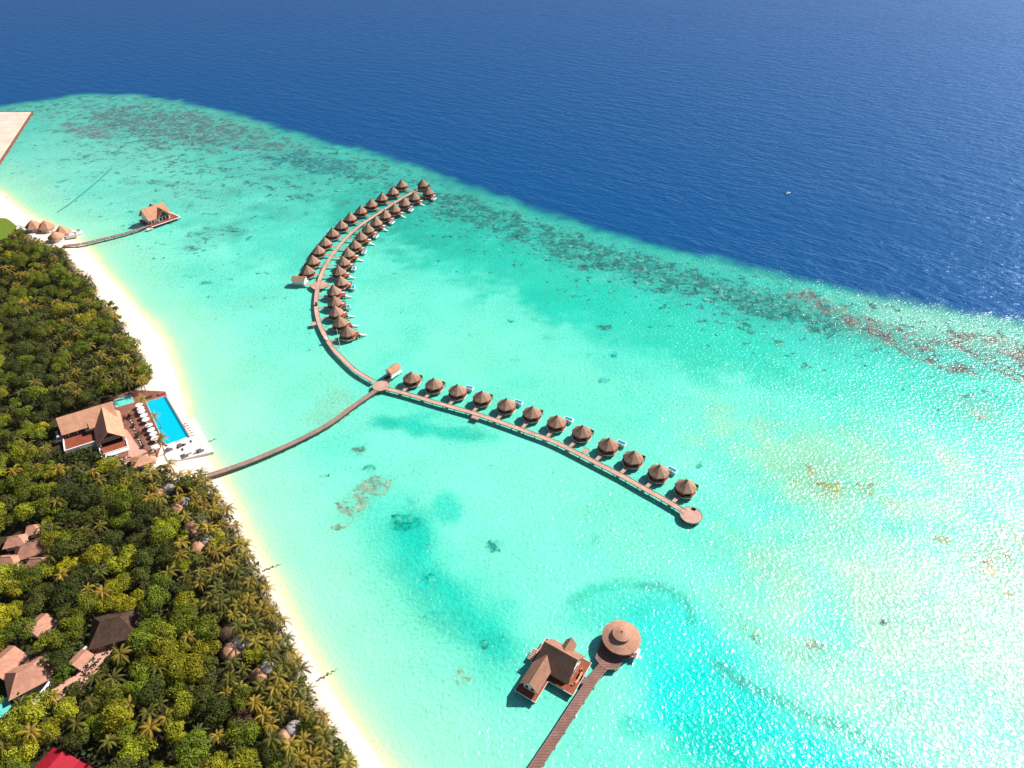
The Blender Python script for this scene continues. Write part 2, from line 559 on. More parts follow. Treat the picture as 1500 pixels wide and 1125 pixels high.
for px, py, rx, ry, dens, col in [
        (885, 479, 12, 5, .9, (.01, .15, .11)), (900, 520, 8, 5, .75, (.01, .38, .32)), (862, 520, 7, 4, .75, (.01, .38, .32)),
        (748, 471, 4, 2.4, .9, DKT), (801, 494, 10, 6, .6, (.02, .40, .33)), (755, 527, 7, 4, .7, (.02, .36, .3)),
        (884, 557, 7, 5, .7, (.02, .36, .28)), (1100, 488, 6, 4, .95, (.01, .12, .10)), (1143, 502, 9, 5, .85, (.02, .16, .12)),
        (1176, 538, 8, 5, .9, (.02, .2, .15)), (1026, 680, 9, 4, .9, (.01, .22, .16)), (1304, 913, 10, 6, .9, (.10, .10, .10)),
        (525, 660, 9, 7, .95, (.07, .16, .11)), (531, 650, 4, 3, .8, (.05, .26, .18)), (541, 686, 10, 6, .85, (.02, .22, .15)),
        (474, 697, 9, 4, .8, (.06, .2, .14)), (603, 737, 10, 7, .9, (.01, .34, .26)), (592, 766, 26, 15, .78, (.0, .30, .22)),
        (617, 800, 6, 4, .85, (.01, .30, .24)), (675, 993, 18, 16, .72, (.20, .30, .20)), (628, 850, 22, 14, .7, (.0, .40, .32)),
        (640, 905, 25, 10, .65, (.0, .42, .34)), (712, 938, 22, 14, .7, (.0, .38, .3)), (565, 880, 12, 9, .65, (.03, .46, .36)),
        (725, 800, 14, 10, .75, (.01, .30, .24)), (870, 790, 9, 8, .7, (.01, .34, .28)), (300, 414, 8, 3, .85, (.03, .26, .2)),
        (275, 405, 7, 3, .7, (.03, .3, .25)), (338, 420, 6, 3, .6, (.03, .3, .25)), (285, 342, 14, 5, .75, (.03, .2, .17)), (306, 336, 12, 4, .7, (.03, .2, .17)),
        (282, 363, 14, 4, .8, (.05, .2, .17)), (237, 268, 20, 5, .7, (.07, .2, .17)), (190, 267, 20, 4, .6, (.1, .25, .2)),
        (275, 300, 10, 8, .7, (.04, .25, .2)), (350, 340, 16, 6, .6, DKT), (809, 692, 6, 3.2, .7, (.02, .34, .26)), (716, 685, 9, 6, .45, (.1, .5, .35)),
        (855, 392, 10, 6, .9, (.02, .12, .1)), (770, 560, 30, 12, .45, (.03, .42, .34)), (1030, 470, 10, 4, .8, DKT),
        (935, 395, 10, 7, .9, (.03, .12, .1)), (850, 1020, 6, 6, .8, (.1, .22, .15)), (1230, 455, 16, 8, .85, (.14, .16, .12))]:
    coral(smooth(1.25, .75, blob(px, py, rx, ry) + (med - .5) * .8), dens, col)
# the dredged basin's rim by the round pavilion
lay(ribbon([(838, 882), (865, 864), (905, 856), (940, 858)], 2.6, .5, .9) * .55, (.02, .46, .33))
lay(ribbon([(940, 857), (975, 862), (1000, 876), (1012, 896), (1017, 915)], 1.6, .5, .9) * .7, (.03, .36, .27))
lay(ribbon([(1050, 972), (1085, 1000), (1130, 1020), (1200, 1055), (1235, 1062), (1270, 1088), (1320, 1120), (1400, 1170)], 1.8, .5, .9) * .75, (.05, .36, .30))
coral(ribbon([(1050, 972), (1085, 1000), (1130, 1020), (1200, 1055), (1240, 1064), (1280, 1095), (1330, 1125)], 2.2, .8, .8), .52, (.06, .26, .21))
# depth: the drop-off, then open ocean
lay(smooth(22, -2, d_reef) * .75, EDGE)
CORAL = np.clip(CORAL * (1 + (.14 - .12 * EAST) * smooth(220, 120, d_reef)), 0, .97) * smooth(-4, 14, d_reef)
lay(smooth(8, -9, d_reef), DEEP)
# beach: wet sand, yellow shallows, pale green
sw = d_shore + (big - .5) * 10
beach_w = smooth(-150, 60, X)
lay(smooth(60, 8, sw) * .6, PALE)
lay(smooth(15, 3, sw) * .6, (.50, .70, .42))
lay(smooth(7, 1.5, sw) * .75, YEL)
lay(smooth(3.0, 0, sw), SAND)
# sandbank round the harbour fill in the far corner
harb = smooth(14, 2, dist_line(X, Y, world_line([(-100, 163), (47, 164), (0, 236), (-60, 330)])))
lay(harb * .25, (.03, .52, .5))
CORAL *= smooth(12, 40, d_shore)

me = bpy.data.meshes.new('sea')
nx, ny = SH
V = np.stack([X, Y, np.zeros_like(X)], 1).astype(np.float32)
ii, jj = np.meshgrid(np.arange(nx - 1), np.arange(ny - 1), indexing='ij')
a = (ii * ny + jj).ravel()
Q = np.stack([a, a + ny, a + ny + 1, a + 1], 1).astype(np.int32)


def grid_mesh(me, V, Q):
    me.vertices.add(len(V))
    me.vertices.foreach_set('co', V.ravel())
    me.loops.add(Q.size)
    me.loops.foreach_set('vertex_index', Q.ravel())
    me.polygons.add(len(Q))
    me.polygons.foreach_set('loop_start', np.arange(0, Q.size, 4, dtype=np.int32))
    me.polygons.foreach_set('loop_total', np.full(len(Q), 4, np.int32))
    me.polygons.foreach_set('use_smooth', np.ones(len(Q), bool))
    me.update(calc_edges=True)


def set_col(me, name, c):
    at_ = me.color_attributes.new(name, 'FLOAT_COLOR', 'POINT')
    at_.data.foreach_set('color', np.concatenate([c, np.ones((len(c), 1))], 1).astype(np.float32).ravel())


def set_float(me, name, v):
    at_ = me.attributes.new(name, 'FLOAT', 'POINT')
    at_.data.foreach_set('value', v.astype(np.float32))


grid_mesh(me, V, Q)
set_col(me, 'bed', C)
set_col(me, 'coral_tint', CC)
set_float(me, 'coral', CORAL)
set_float(me, 'deep', smooth(10, -14, d_reef))
set_float(me, 'calm', smooth(30, 2, d_shore))


WROUGH, WA, WB, WC = .22, 2.4, 1.3, .70


def sea_material():
    m, nt, b = new_mat('sea_water')
    L = nt.links.new
    tc = N(nt, 'ShaderNodeTexCoord')
    P = tc.outputs['Object']

    def attr(n):
        return N(nt, 'ShaderNodeAttribute', attribute_name=n)

    def noise(scale, detail=3.0, rough=.6, vec=None, dist=0.0):
        n = N(nt, 'ShaderNodeTexNoise', i_Scale=scale, i_Detail=detail, i_Roughness=rough, i_Distortion=dist)
        L(vec or P, n.inputs['Vector'])
        return n.outputs['Fac']

    def mr(v, a, b_, c=0.0, d=1.0, interp='LINEAR'):
        n = N(nt, 'ShaderNodeMapRange', interpolation_type=interp)
        L(v, n.inputs[0])
        for k, val in ((1, a), (2, b_), (3, c), (4, d)):
            if isinstance(val, bpy.types.NodeSocket):
                L(val, n.inputs[k])
            else:
                n.inputs[k].default_value = val
        return n.outputs[0]

    def math_(op, a, b_):
        n = N(nt, 'ShaderNodeMath', operation=op)
        for s, val in zip(n.inputs, (a, b_)):
            if isinstance(val, bpy.types.NodeSocket):
                L(val, s)
            else:
                s.default_value = val
        return n.outputs[0]

    bed = attr('bed').outputs['Color']
    deep = attr('deep').outputs['Fac']
    # coral heads: noise against a threshold that falls with the density
    cd = attr('coral').outputs['Fac']
    nz = math_('ADD', math_('MULTIPLY', noise(.085, 5.0, .6, None, .2), .5), math_('MULTIPLY', noise(.21, 5.0, .65, None, .2), .5))
    thr = mr(cd, 0.0, 1.0, .66, .42)
    hi = math_('ADD', thr, .05)
    cm = mr(nz, thr, hi)
    cm = math_('MULTIPLY', cm, mr(noise(.42, 5.0, .75), .34, .56, .55, 1.0))
    cm = math_('MULTIPLY', cm, mr(cd, .1, .25))
    tint = N(nt, 'ShaderNodeHueSaturation')
    L(attr('coral_tint').outputs['Color'], tint.inputs['Color'])
    L(mr(noise(.16, 4.0), .35, .65, .45, 1.7), tint.inputs['Value'])
    col = mixc(nt, cm, bed, tint.outputs['Color'])
    # pale sand scoured between the heads
    gap = math_('MULTIPLY', mr(noise(.17, 5.0, .65, None, .2), .54, .66), mr(cd, .3, .7, 0, .6))
    col = mixc(nt, gap, col, (.16, .60, .47))
    # wave-rippled light painted into the bed colour, over broad random mottling
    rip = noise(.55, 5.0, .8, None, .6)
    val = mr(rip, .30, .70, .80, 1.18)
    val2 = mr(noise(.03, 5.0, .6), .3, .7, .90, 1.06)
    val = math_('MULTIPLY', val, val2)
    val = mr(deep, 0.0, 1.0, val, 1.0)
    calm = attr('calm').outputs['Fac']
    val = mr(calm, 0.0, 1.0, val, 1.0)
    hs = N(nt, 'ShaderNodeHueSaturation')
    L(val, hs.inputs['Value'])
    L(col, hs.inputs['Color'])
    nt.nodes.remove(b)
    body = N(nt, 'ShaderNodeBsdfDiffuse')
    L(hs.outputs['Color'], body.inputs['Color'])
    top = N(nt, 'ShaderNodeBsdfGlossy')
    L(mixc(nt, deep, (1, .95, .97), (.36, .58, 1)), top.inputs['Color'])
    L(mr(deep, 0, 1, WROUGH, .30), top.inputs['Roughness'])
    fres = N(nt, 'ShaderNodeFresnel', i_IOR=1.33)
    mixs = N(nt, 'ShaderNodeMixShader')
    L(math_('MULTIPLY', fres.outputs[0], mr(deep, 0, 1, 1.1, .85)), mixs.inputs[0])
    L(body.outputs[0], mixs.inputs[1])
    L(top.outputs[0], mixs.inputs[2])
    L(mixs.outputs[0], nt.nodes['Material Output'].inputs['Surface'])
    # wind chop: long crests out at sea, short confused ripples over the lagoon
    rot = N(nt, 'ShaderNodeMapping')
    rot.inputs['Rotation'].default_value = (0, 0, R(35))
    L(P, rot.inputs['Vector'])
    mp = N(nt, 'ShaderNodeMapping')
    mp.inputs['Scale'].default_value = (.40, 1.0, 1.0)
    L(rot.outputs[0], mp.inputs['Vector'])
    W = mp.outputs[0]
    swell = noise(.10, 2.0, .5, W, .3)
    chop = noise(.36, 2.0, .5, W, .3)
    lag = noise(.60, 2.0, .5, None, .5)
    h = math_('ADD', math_('MULTIPLY', swell, mr(deep, 0, 1, .3, WA)), math_('MULTIPLY', chop, mr(deep, 0, 1, .15, WB)))
    h = math_('ADD', h, math_('MULTIPLY', lag, mr(deep, 0, 1, WC, .2)))
    bp = N(nt, 'ShaderNodeBump', i_Distance=1.0)
    gust = mr(noise(.014, 4.0, .6, W), .3, .7, .62, 1.15)
    L(mr(calm, 0, 1, gust, .15), bp.inputs['Strength'])
    L(h, bp.inputs['Height'])
    L(bp.outputs['Normal'], top.inputs['Normal'])
    L(bp.outputs['Normal'], fres.inputs['Normal'])
    bp2 = N(nt, 'ShaderNodeBump', i_Distance=1.0, i_Strength=.5)
    L(h, bp2.inputs['Height'])
    L(bp2.outputs['Normal'], body.inputs['Normal'])
    return m


me.materials.append(sea_material())
sea = bpy.data.objects.new('sea', me)
COL.objects.link(sea)
tag(sea, kind='structure')

# ------------------------------------------------------------------ island: beach and forest floor, one sheet
FOREST_PX = [(-60, 322), (30, 330), (62, 352), (92, 362), (112, 392), (132, 402), (150, 440), (172, 460), (186, 486), (204, 508), (217, 538),
             (214, 560), (190, 572), (184, 578), (165, 600), (130, 630), (130, 645), (150, 655), (186, 664), (222, 676), (255, 694), (300, 694), (330, 735), (352, 778), (378, 826), (404, 880),
             (424, 935), (445, 985), (476, 1040), (505, 1095), (535, 1150), (580, 1260), (-160, 1260), (-160, 330)]
GZ = 1.15
forest_w = world_line(FOREST_PX, 4.0)
ixs, iys = np.arange(-560, 0, 1.6), np.arange(-40, 720, 1.6)
IX, IY = np.meshgrid(ixs, iys, indexing='ij')
ISH = IX.shape
IX, IY = IX.ravel(), IY.ravel()
dI = dist_line(IX, IY, shore)
dI = np.where(inside(IX, IY, LAND), dI, -dI)
hum = fbm(IX, IY, 9, 41, 4) - .5
IZ = np.clip(-.9 + .9 * smooth(-7, 0, dI) + 1.15 * smooth(-1, 17, dI), -.9, 1.15) + hum * .22 * smooth(0, 10, dI)
fI = dist_line(IX, IY, np.vstack([forest_w, forest_w[:1]]))
fI = np.where(inside(IX, IY, forest_w), fI, -fI) + hum * 8
me = bpy.data.meshes.new('beach')
inx, iny = ISH
keep = (dI > -6).reshape(ISH)
a = (np.arange(inx - 1)[:, None] * iny + np.arange(iny - 1)[None, :])
k4 = keep[:-1, :-1] & keep[1:, :-1] & keep[1:, 1:] & keep[:-1, 1:]
a = a[k4]
Q = np.stack([a, a + iny, a + iny + 1, a + 1], 1)
used, inv = np.unique(Q, return_inverse=True)
grid_mesh(me, np.stack([IX, IY, IZ], 1)[used].astype(np.float32), inv.reshape(-1, 4).astype(np.int32))
set_float(me, 'forest', smooth(-1.5, 4, fI)[used])


def sand_material():
    m, nt, b = new_mat('beach_sand')
    L = nt.links.new
    tc = N(nt, 'ShaderNodeTexCoord')
    n1 = N(nt, 'ShaderNodeTexNoise', i_Scale=.12, i_Detail=6.0)
    n2 = N(nt, 'ShaderNodeTexNoise', i_Scale=.35, i_Detail=6.0, i_Roughness=.7)
    for n in (n1, n2):
        L(tc.outputs['Object'], n.inputs['Vector'])
    sand = mixc(nt, n1.outputs['Fac'], (.84, .72, .63), (.76, .64, .54))
    soil = mixc(nt, n2.outputs['Fac'], (.018, .022, .008), (.075, .06, .03))
    f = N(nt, 'ShaderNodeAttribute', attribute_name='forest')
    L(mixc(nt, f.outputs['Fac'], sand, soil), b.inputs['Base Color'])
    b.inputs['Roughness'].default_value = .95
    b.inputs['Specular IOR Level'].default_value = .1
    bp = N(nt, 'ShaderNodeBump', i_Strength=.5, i_Distance=.12)
    L(n2.outputs['Fac'], bp.inputs['Height'])
    L(bp.outputs['Normal'], b.inputs['Normal'])
    return m


me.materials.append(sand_material())
beach = bpy.data.objects.new('beach', me)
COL.objects.link(beach)
tag(beach, kind='structure')

# lawn in the far corner
mb = MB()
mb.prism([tuple(at(x, y, GZ)[:2]) for x, y in ((-40, 352), (6, 352), (13, 347), (16, 341), (24, 336), (23, 330), (16, 324), (9, 320), (-8, 319), (-40, 317))], GZ - .4, GZ + .16)
M['lawn'] = noisy('lawn', (.10, .17, .010), (.15, .22, .02), .3, .95, 6)
tag(mb.build('lawn', M['lawn']), kind='structure')

# ------------------------------------------------------------------ paths over the water
DECK = 2.3


def resample(px, step, z=DECK):
    P = [at(x, y, z) for x, y in px]
    # Catmull-Rom through the points, then even steps
    Q = []
    for i in range(len(P) - 1):
        p0, p1, p2, p3 = P[max(i - 1, 0)], P[i], P[i + 1], P[min(i + 2, len(P) - 1)]
        for t in np.linspace(0, 1, 24, endpoint=False):
            Q.append(.5 * ((2 * p1) + (p2 - p0) * t + (2 * p0 - 5 * p1 + 4 * p2 - p3) * t * t + (3 * p1 - p0 - 3 * p2 + p3) * t ** 3))
    Q.append(P[-1])
    out, acc = [Q[0]], 0.0
    for a_, b_ in zip(Q, Q[1:]):
        acc += (b_ - a_).length
        if acc >= step:
            out.append(b_)
            acc = 0.0
    if (out[-1] - Q[-1]).length > step * .4:
        out.append(Q[-1])
    return out


def side_of(line, i):
    d = line[min(i + 1, len(line) - 1)] - line[max(i - 1, 0)]
    d.z = 0
    d.normalize()
    return d, Vector((-d.y, d.x, 0))


post_mesh = MB()
post_mesh.lathe([(0, -2.0), (.16, -2.0), (.16, DECK - .3), (0, DECK - .3)], 8)
_pp = post_mesh.build('post', M['post'])
POST = _pp.data
bpy.data.objects.remove(_pp)


def add_post(parent, p, rad=1.0, z=0.0):
    o = bpy.data.objects.new('post', POST)
    COL.objects.link(o)
    o.parent = parent
    o.location = (p[0], p[1], z)
    o.scale = (rad, rad, 1)
    return o


def strip_mesh(line, w, z_top, z_bot, off=0.0):
    mb = MB()
    rows = []
    for i, p in enumerate(line):
        d, s = side_of(line, i)
        for sg in (-1, 1):
            q = p + s * (off + sg * w / 2)
            rows.append((q.x, q.y))
    n = len(line)
    for x, y in rows:
        mb.v.append((x, y, z_bot))
    for x, y in rows:
        mb.v.append((x, y, z_top))
    k = 2 * n
    for i in range(n - 1):
        a_, b_, c_, d_ = 2 * i, 2 * i + 1, 2 * i + 3, 2 * i + 2
        mb.f.append((k + a_, k + d_, k + c_, k + b_)[::-1] if False else (k + b_, k + a_, k + d_, k + c_)[::-1])
        mb.f.append((b_, a_, d_, c_))
        mb.f.append((a_, k + a_, k + d_, d_)[::-1])
        mb.f.append((b_, c_, k + c_, k + b_)[::-1])
    mb.f.append((0, 1, k + 1, k))
    mb.f.append((k - 2, 2 * k - 2, 2 * k - 1, k - 1))
    return mb


def walkway(name, label, px, width, spacing, mat='deck', z=DECK, kerb=True, lamps=0):
    line = resample(px, 3.0, z)
    o = line[0].copy()
    t = thing(name, label, 'walkway', (o.x, o.y, 0))
    loc = [p - Vector((o.x, o.y, 0)) for p in line]
    strip_mesh(loc, width, z, z - .18).build('deck', M[mat], t)
    for sg in (-1, 1):
        strip_mesh(loc, .16, z - .185, z - .5, sg * (width / 2 - .3)).build('beam', M['post'], t)
        if kerb:
            strip_mesh(loc, .18, z + .16, z + .002, sg * (width / 2 - .12)).build('kerb', M['deck_grey'], t)
    k = max(1, int(round(spacing / 3.0)))
    for i in range(1, len(loc), k):
        d, s = side_of(loc, i)
        for sg in (-1, 1):
            add_post(t, loc[i] + s * sg * (width / 2 - .25), 1.0, z - DECK)
    if lamps:
        for i in range(1, len(loc) - 1, lamps):
            d, s = side_of(loc, i)
            q = loc[i] - s * (width / 2 + .1)
            lm = MB()
            lm.lathe([(0, z - .6), (.12, z - .6), (.12, z + .75), (.3, z + .75), (.3, z + 1.1), (0, z + 1.2)], 8, 0, (q.x, q.y))
            lm.build('lamp', M['white'], t)
    return t, line


def c2(pts):
    return [(400 + x / 4.0167, 240 + y / 4.0167) for x, y in pts]


def c4(pts):
    return [(520 + x / 5, 500 + y / 5) for x, y in pts]


def c5(pts):
    return [(780 + x / 4.89, 560 + y / 4.89) for x, y in pts]


def c6(pts):
    return [(720 + x / 4.592, 880 + y / 4.592) for x, y in pts]


ARC_PX = c2([(835, 160), (765, 198), (700, 238), (640, 277), (580, 317), (520, 357), (465, 402), (411, 457), (362, 515), (322, 575), (291, 635),
             (269, 700), (257, 760), (253, 820), (258, 880), (275, 945), (305, 1010), (345, 1075)]) + [(497, 520), (520, 542), (548, 559)]
LOW_PX = [(562, 568), (600, 578), (640, 590), (690, 604), (730, 617), (780, 635), (812, 647), (841, 661), (872, 677), (913, 698), (943, 715), (974, 732), (1004, 750)]
SPUR_PX = [(552, 571), (520, 593), (480, 622), (430, 648), (380, 670), (340, 685), (300, 698)]
arc_t, ARC = walkway('walkway', 'long curved timber walkway sweeping between the two rows of thatched villas', ARC_PX, 2.9, 9)
low_t, LOW = walkway('walkway', 'straight timber walkway along the single villa row to the round end deck', LOW_PX, 3.0, 6)
spur_t, SPUR = walkway('walkway', 'curved timber walkway from the beach below the pool to the villa junction', SPUR_PX, 2.9, 6, 'deck_grey')
spa_t, SPAJ = walkway('jetty', 'dark jetty with small white lamps from the beach huts to the gabled overwater house', [(92, 360), (120, 357), (150, 350), (178, 343), (205, 335), (222, 328)], 3.0, 6, 'deck_grey', lamps=3)

# junction platform and round end platform
def platform(name, label, ring, z, mat, rail=None, posts=8):
    cx = sum(p[0] for p in ring) / len(ring)
    cy = sum(p[1] for p in ring) / len(ring)
    t = thing(name, label, 'platform', (cx, cy, 0))
    loc = [(x - cx, y - cy) for x, y in ring]
    a_ = sum(loc[i][0] * loc[(i + 1) % len(loc)][1] - loc[(i + 1) % len(loc)][0] * loc[i][1] for i in range(len(loc)))
    if a_ < 0:
        loc.reverse()
    mb = MB()
    mb.prism(loc, z - .22, z)
    mb.build('deck', M[mat], t)
    rim = MB()
    for i in range(len(loc)):
        p, q = Vector((*loc[i], 0)), Vector((*loc[(i + 1) % len(loc)], 0))
        d = q - p
        rim.box(((p.x + q.x) / 2 * .99, (p.y + q.y) / 2 * .99, z + .06), (d.length, .22, .14), math.atan2(d.y, d.x))
    rim.build('kerb', M['deck_grey'], t)
    for i in range(0, len(loc), max(1, len(loc) // posts)):
        add_post(t, (loc[i][0] * .88, loc[i][1] * .88), 1.2, z - DECK - .05)
    return t


def circle(c, r, n=24, a0=0):
    return [(c[0] + r * math.cos(a0 + 2 * PI * i / n), c[1] + r * math.sin(a0 + 2 * PI * i / n)) for i in range(n)]


J = at(*c4([(190, 326)])[0], DECK)
platform('platform', 'round timber junction platform where three walkways meet', circle(J, 4.9, 10, .3), DECK + .03, 'deck')
E = at(1012.3, 754.5, DECK)
platform('platform', 'round end deck closing the single row of villas', circle(E, 5.0, 28), DECK + .03, 'deck', posts=10)
# dark bench on the end deck
mb = MB()
mb.box((0, 0, .28), (1.9, .7, .16))
mb.box((0, .3, .6), (1.9, .12, .6))
for sx in (-.8, .8):
    mb.box((sx, 0, .1), (.12, .6, .2))
p = at(1016, 746.5, DECK + .05)
tag(mb.build('bench', M['dark'], None, False, p, R(-30)), 'dark bench on the rim of the round end deck', 'bench')


def layby(label, px, py, size, line):
    """small square bay beside a walkway"""
    p = at(px, py, DECK)
    i = min(range(len(line)), key=lambda k: (line[k] - p).length)
    d, s = side_of(line, i)
    rz = math.atan2(d.y, d.x)
    t = thing('viewing_bay', label, 'platform', (p.x, p.y, 0), rz)
    mb = MB()
    mb.box((0, 0, DECK - .13), (size, size * .8, .2))
    mb.build('deck', M['deck'], t)
    sg = 1 if (p - line[i]).dot(s) > 0 else -1
    mb = MB()
    mb.box((0, sg * size * .38, DECK + .45), (size, .1, .08))
    for x in (-.47, 0, .47):
        mb.box((x * size, sg * size * .38, DECK + .22), (.1, .1, .44))
    mb.build('rail', M['wood_red'], t)
    for x in (-.4, .4):
        add_post(t, (x * size, sg * size * .3))


layby('small bay beside the single row walkway, opposite the fourth villa', 697, 610.5, 4.2, LOW)
layby('small bay on the outer bend of the curved walkway', 459, 474, 4.2, ARC)
layby('small bay between the eighth and ninth villas of the single row', 858, 660, 3.6, LOW)
g = at(461, 417.5, DECK)
platform('platform', 'wide timber landing halfway along the curved walkway', circle(at(467.5, 417.5, DECK), 6.6, 6, .2), DECK + .02, 'deck', posts=3)


# golf carts parked on the curved walkway
def cart(label, px, py, line, body):
    p = at(px, py, DECK + .02)
    i = min(range(len(line)), key=lambda k: (line[k] - p).length)
    d, s = side_of(line, i)
    t = thing('golf_cart', label, 'golf cart', (p.x, p.y, DECK + .02), math.atan2(d.y, d.x))
    mb = MB()
    mb.box((0, 0, .55), (2.5, 1.2, .4))
    mb.box((.9, 0, .85), (.5, 1.1, .3))
    mb.box((-.2, 0, .9), (.6, 1.1, .3))
    mb.build('body', M[body], t)
    mb = MB()
    mb.box((-.1, 0, 1.9), (1.9, 1.3, .1))
    for x in (-.9, .75):
        for y in (-.55, .55):
            mb.box((x, y, 1.3), (.06, .06, 1.1))
    mb.build('roof', M[body], t)
    for x in (-.8, .8):
        for y in (-.55, .55):
            w = MB()
            w.tube([(x, y - .1, .25), (x, y + .1, .25)], .25, 10)
            w.build('wheel', M['dark'], t)


cart('dark golf cart stopped on the curved walkway above its outer bay', 463.5, 447, ARC, 'dark')
cart('pale golf cart on the curved walkway, near the last villa of the inner row', 478.5, 498.5, ARC, 'white')


# ------------------------------------------------------------------ overwater villas
def octa(r, a0=PI / 8):
    return [(r * math.cos(a0 + PI / 4 * i), r * math.sin(a0 + PI / 4 * i)) for i in range(8)]


def make_villa(kind, up):
    t = thing('overwater_villa', 'thatched overwater villa', 'villa')
    z = DECK
    # roof: eight-sided thatch, slightly hollow, with a lip
    mb = MB()
    mb.lathe([(0, z + 3.0), (5.05, z + 2.25), (5.2, z + 2.42), (5.1, z + 2.68), (3.3, z + 2.68 + 1.27 * up), (1.5, z + 2.68 + 2.67 * up), (.35, z + 2.68 + 3.67 * up), (0, z + 2.68 + 3.82 * up)], 8, PI / 8)
    rf = mb.build('roof', M['thatch'], t)
    mb = MB()
    zt = z + 2.68 + 3.82 * up
    mb.lathe([(.42, zt - .35), (.5, zt - .2), (.3, zt + .1), (.1, zt + .5), (0, zt + .5)], 8, PI / 8)
    mb.build('finial', M['thatch_dark'], rf)
    mb = MB()
    mb.prism(octa(4.25), z, z + 2.75)
    mb.build('wall', M['wood_wall'], t)
    rr = 4.25 * math.cos(PI / 8)
    for i in range(8):
        a = PI / 4 * i
        if i == 6:      # the door faces the walkway
            d = MB()
            d.box((0, 0, 0), (.12, 1.3, 2.1))
            o = d.build('door', M['wood_red'], t, False, ((rr + .03) * math.cos(a), (rr + .03) * math.sin(a), z + 1.1), a)
            h = MB()
            h.box((.09, .45, 0), (.06, .08, .3))
            h.build('handle', M['metal'], o)
            continue
        o = MB()
        for y in (-.95, 0, .95):
            o.box((0, y, 0), (.14, .1, 1.85))
        for zz in (-.9, .9):
            o.box((0, 0, zz), (.136, 2.0, .1))
        o = o.build('window', M['wood_red'], t, False, ((rr + .03) * math.cos(a), (rr + .03) * math.sin(a), z + 1.45), a)
        g = MB()
        g.box((.0, 0, 0), (.08, 1.84, 1.7))
        g.build('pane', M['glass'], o)
    mb = MB()
    mb.prism(octa(5.15), z - .25, z - .03)
    if kind != 'plain':
        mb.prism([(-3.6, 2.5), (3.6, 2.5), (3.6, 7.0), (-3.6, 7.0)], z - .24, z - .02)
    else:
        mb.prism([(-3.6, 2.5), (3.6, 2.5), (3.6, 6.4), (-3.6, 6.4)], z - .24, z - .02)
    mb.build('deck', M['wood_red'], t)
    mb = MB()
    for i in range(8):
        a0, a1 = PI / 8 + PI / 4 * i, PI / 8 + PI / 4 * (i + 1)
        p, q = Vector((5.2 * math.cos(a0), 5.2 * math.sin(a0), 0)), Vector((5.2 * math.cos(a1), 5.2 * math.sin(a1), 0))
        m_, d = (p + q) / 2, q - p
        mb.box((m_.x, m_.y, z - .32), (d.length, .14, .3), math.atan2(d.y, d.x))
    mb.build('fascia', M['white'], t)
    # balustrade along the sides of the sun deck and round the front corners
    yend = 7.0 if kind != 'plain' else 6.4
    for sx in (-3.5, 3.5):
        mb = MB()
        mb.box((sx, (4.4 + yend) / 2, z + .42), (.1, yend - 4.4, .85))
        mb.build('railing', M['wood_wall'], t)
    if kind == 'plain':
        mb = MB()
        mb.box((0, yend - .05, z + .42), (6.88, .1, .85))
        mb.build('railing', M['wood_wall'], t)
    mb = MB()
    for i in (4, 5, 7, 0):
        if i == 7:
            mb.build('railing', M['wood_wall'], t)
            mb = MB()
        a0, a1 = PI / 8 + PI / 4 * i - PI / 4, PI / 8 + PI / 4 * i
        p, q = Vector((5.0 * math.cos(a0), 5.0 * math.sin(a0), 0)), Vector((5.0 * math.cos(a1), 5.0 * math.sin(a1), 0))
        m_, d = (p + q) / 2, q - p
        mb.box((m_.x, m_.y, z + .4), (d.length, .1, .8), math.atan2(d.y, d.x))
    mb.build('railing', M['wood_wall'], t)
    for x, y in ((3.6, -1.6), (-3.6, -1.6), (1.6, -3.6), (-1.6, -3.6), (3.5, 2.2), (-3.5, 2.2), (3.3, 6.2), (-3.3, 6.2)):
        add_post(t, (x, y), 1.1)
    mb = MB()
    mb.box((0, -.5, z - .1), (1.7, 1.0, .16))
    mb.box((-.8, -.5, z + .3), (.08, 1.0, .08))
    mb.box((.8, -.5, z + .3), (.08, 1.0, .08))
    mb.build('bridge', M['deck'], t, False, (0, -4.6, 0))
    if kind == 'pool':
        mb = MB()
        x0, x1, y0, y1 = .6, 5.6, 6.9, 9.6
        zt = z + .12
        for c, s in ((((x0 + x1) / 2, y0 + .1), (x1 - x0, .3)), (((x0 + x1) / 2, y1 - .2), (x1 - x0, .4)), ((x0 + .14, (y0 + y1) / 2 + .13), (.28, y1 - y0 - .70)), ((x1 - .18, (y0 + y1) / 2 + .13), (.36, y1 - y0 - .70))):
            yy = c[1] - .15
            mb.box((c[0], yy, zt - .6), (s[0], s[1], 1.2))
        mb.box(((x0 + x1) / 2, (y0 + y1) / 2 - .15, zt - 1.1), (x1 - x0 - .6, y1 - y0 - .68, .2))
        po = mb.build('plunge_pool', M['white'], t)
        mb = MB()
        mb.box(((x0 + x1) / 2, (y0 + y1) / 2 - .15, zt - .55), (x1 - x0 - .66, y1 - y0 - .72, .7))
        mb.build('water', M['villa_pool'], po)
        for x in (.8, 4.6):
            add_post(t, (x, 9.2), 1.2, -.9)
        for x in (-2.6, -1.2):
            mb = MB()
            mb.box((x, 5.3, z + .3), (.75, 1.9, .12))
            mb.box((x, 6.1, z + .5), (.75, .3, .3))
            mb.box((x, 5.3, z + .13), (.6, 1.6, .22))
            mb.build('lounger', M['white_cloth'], t)
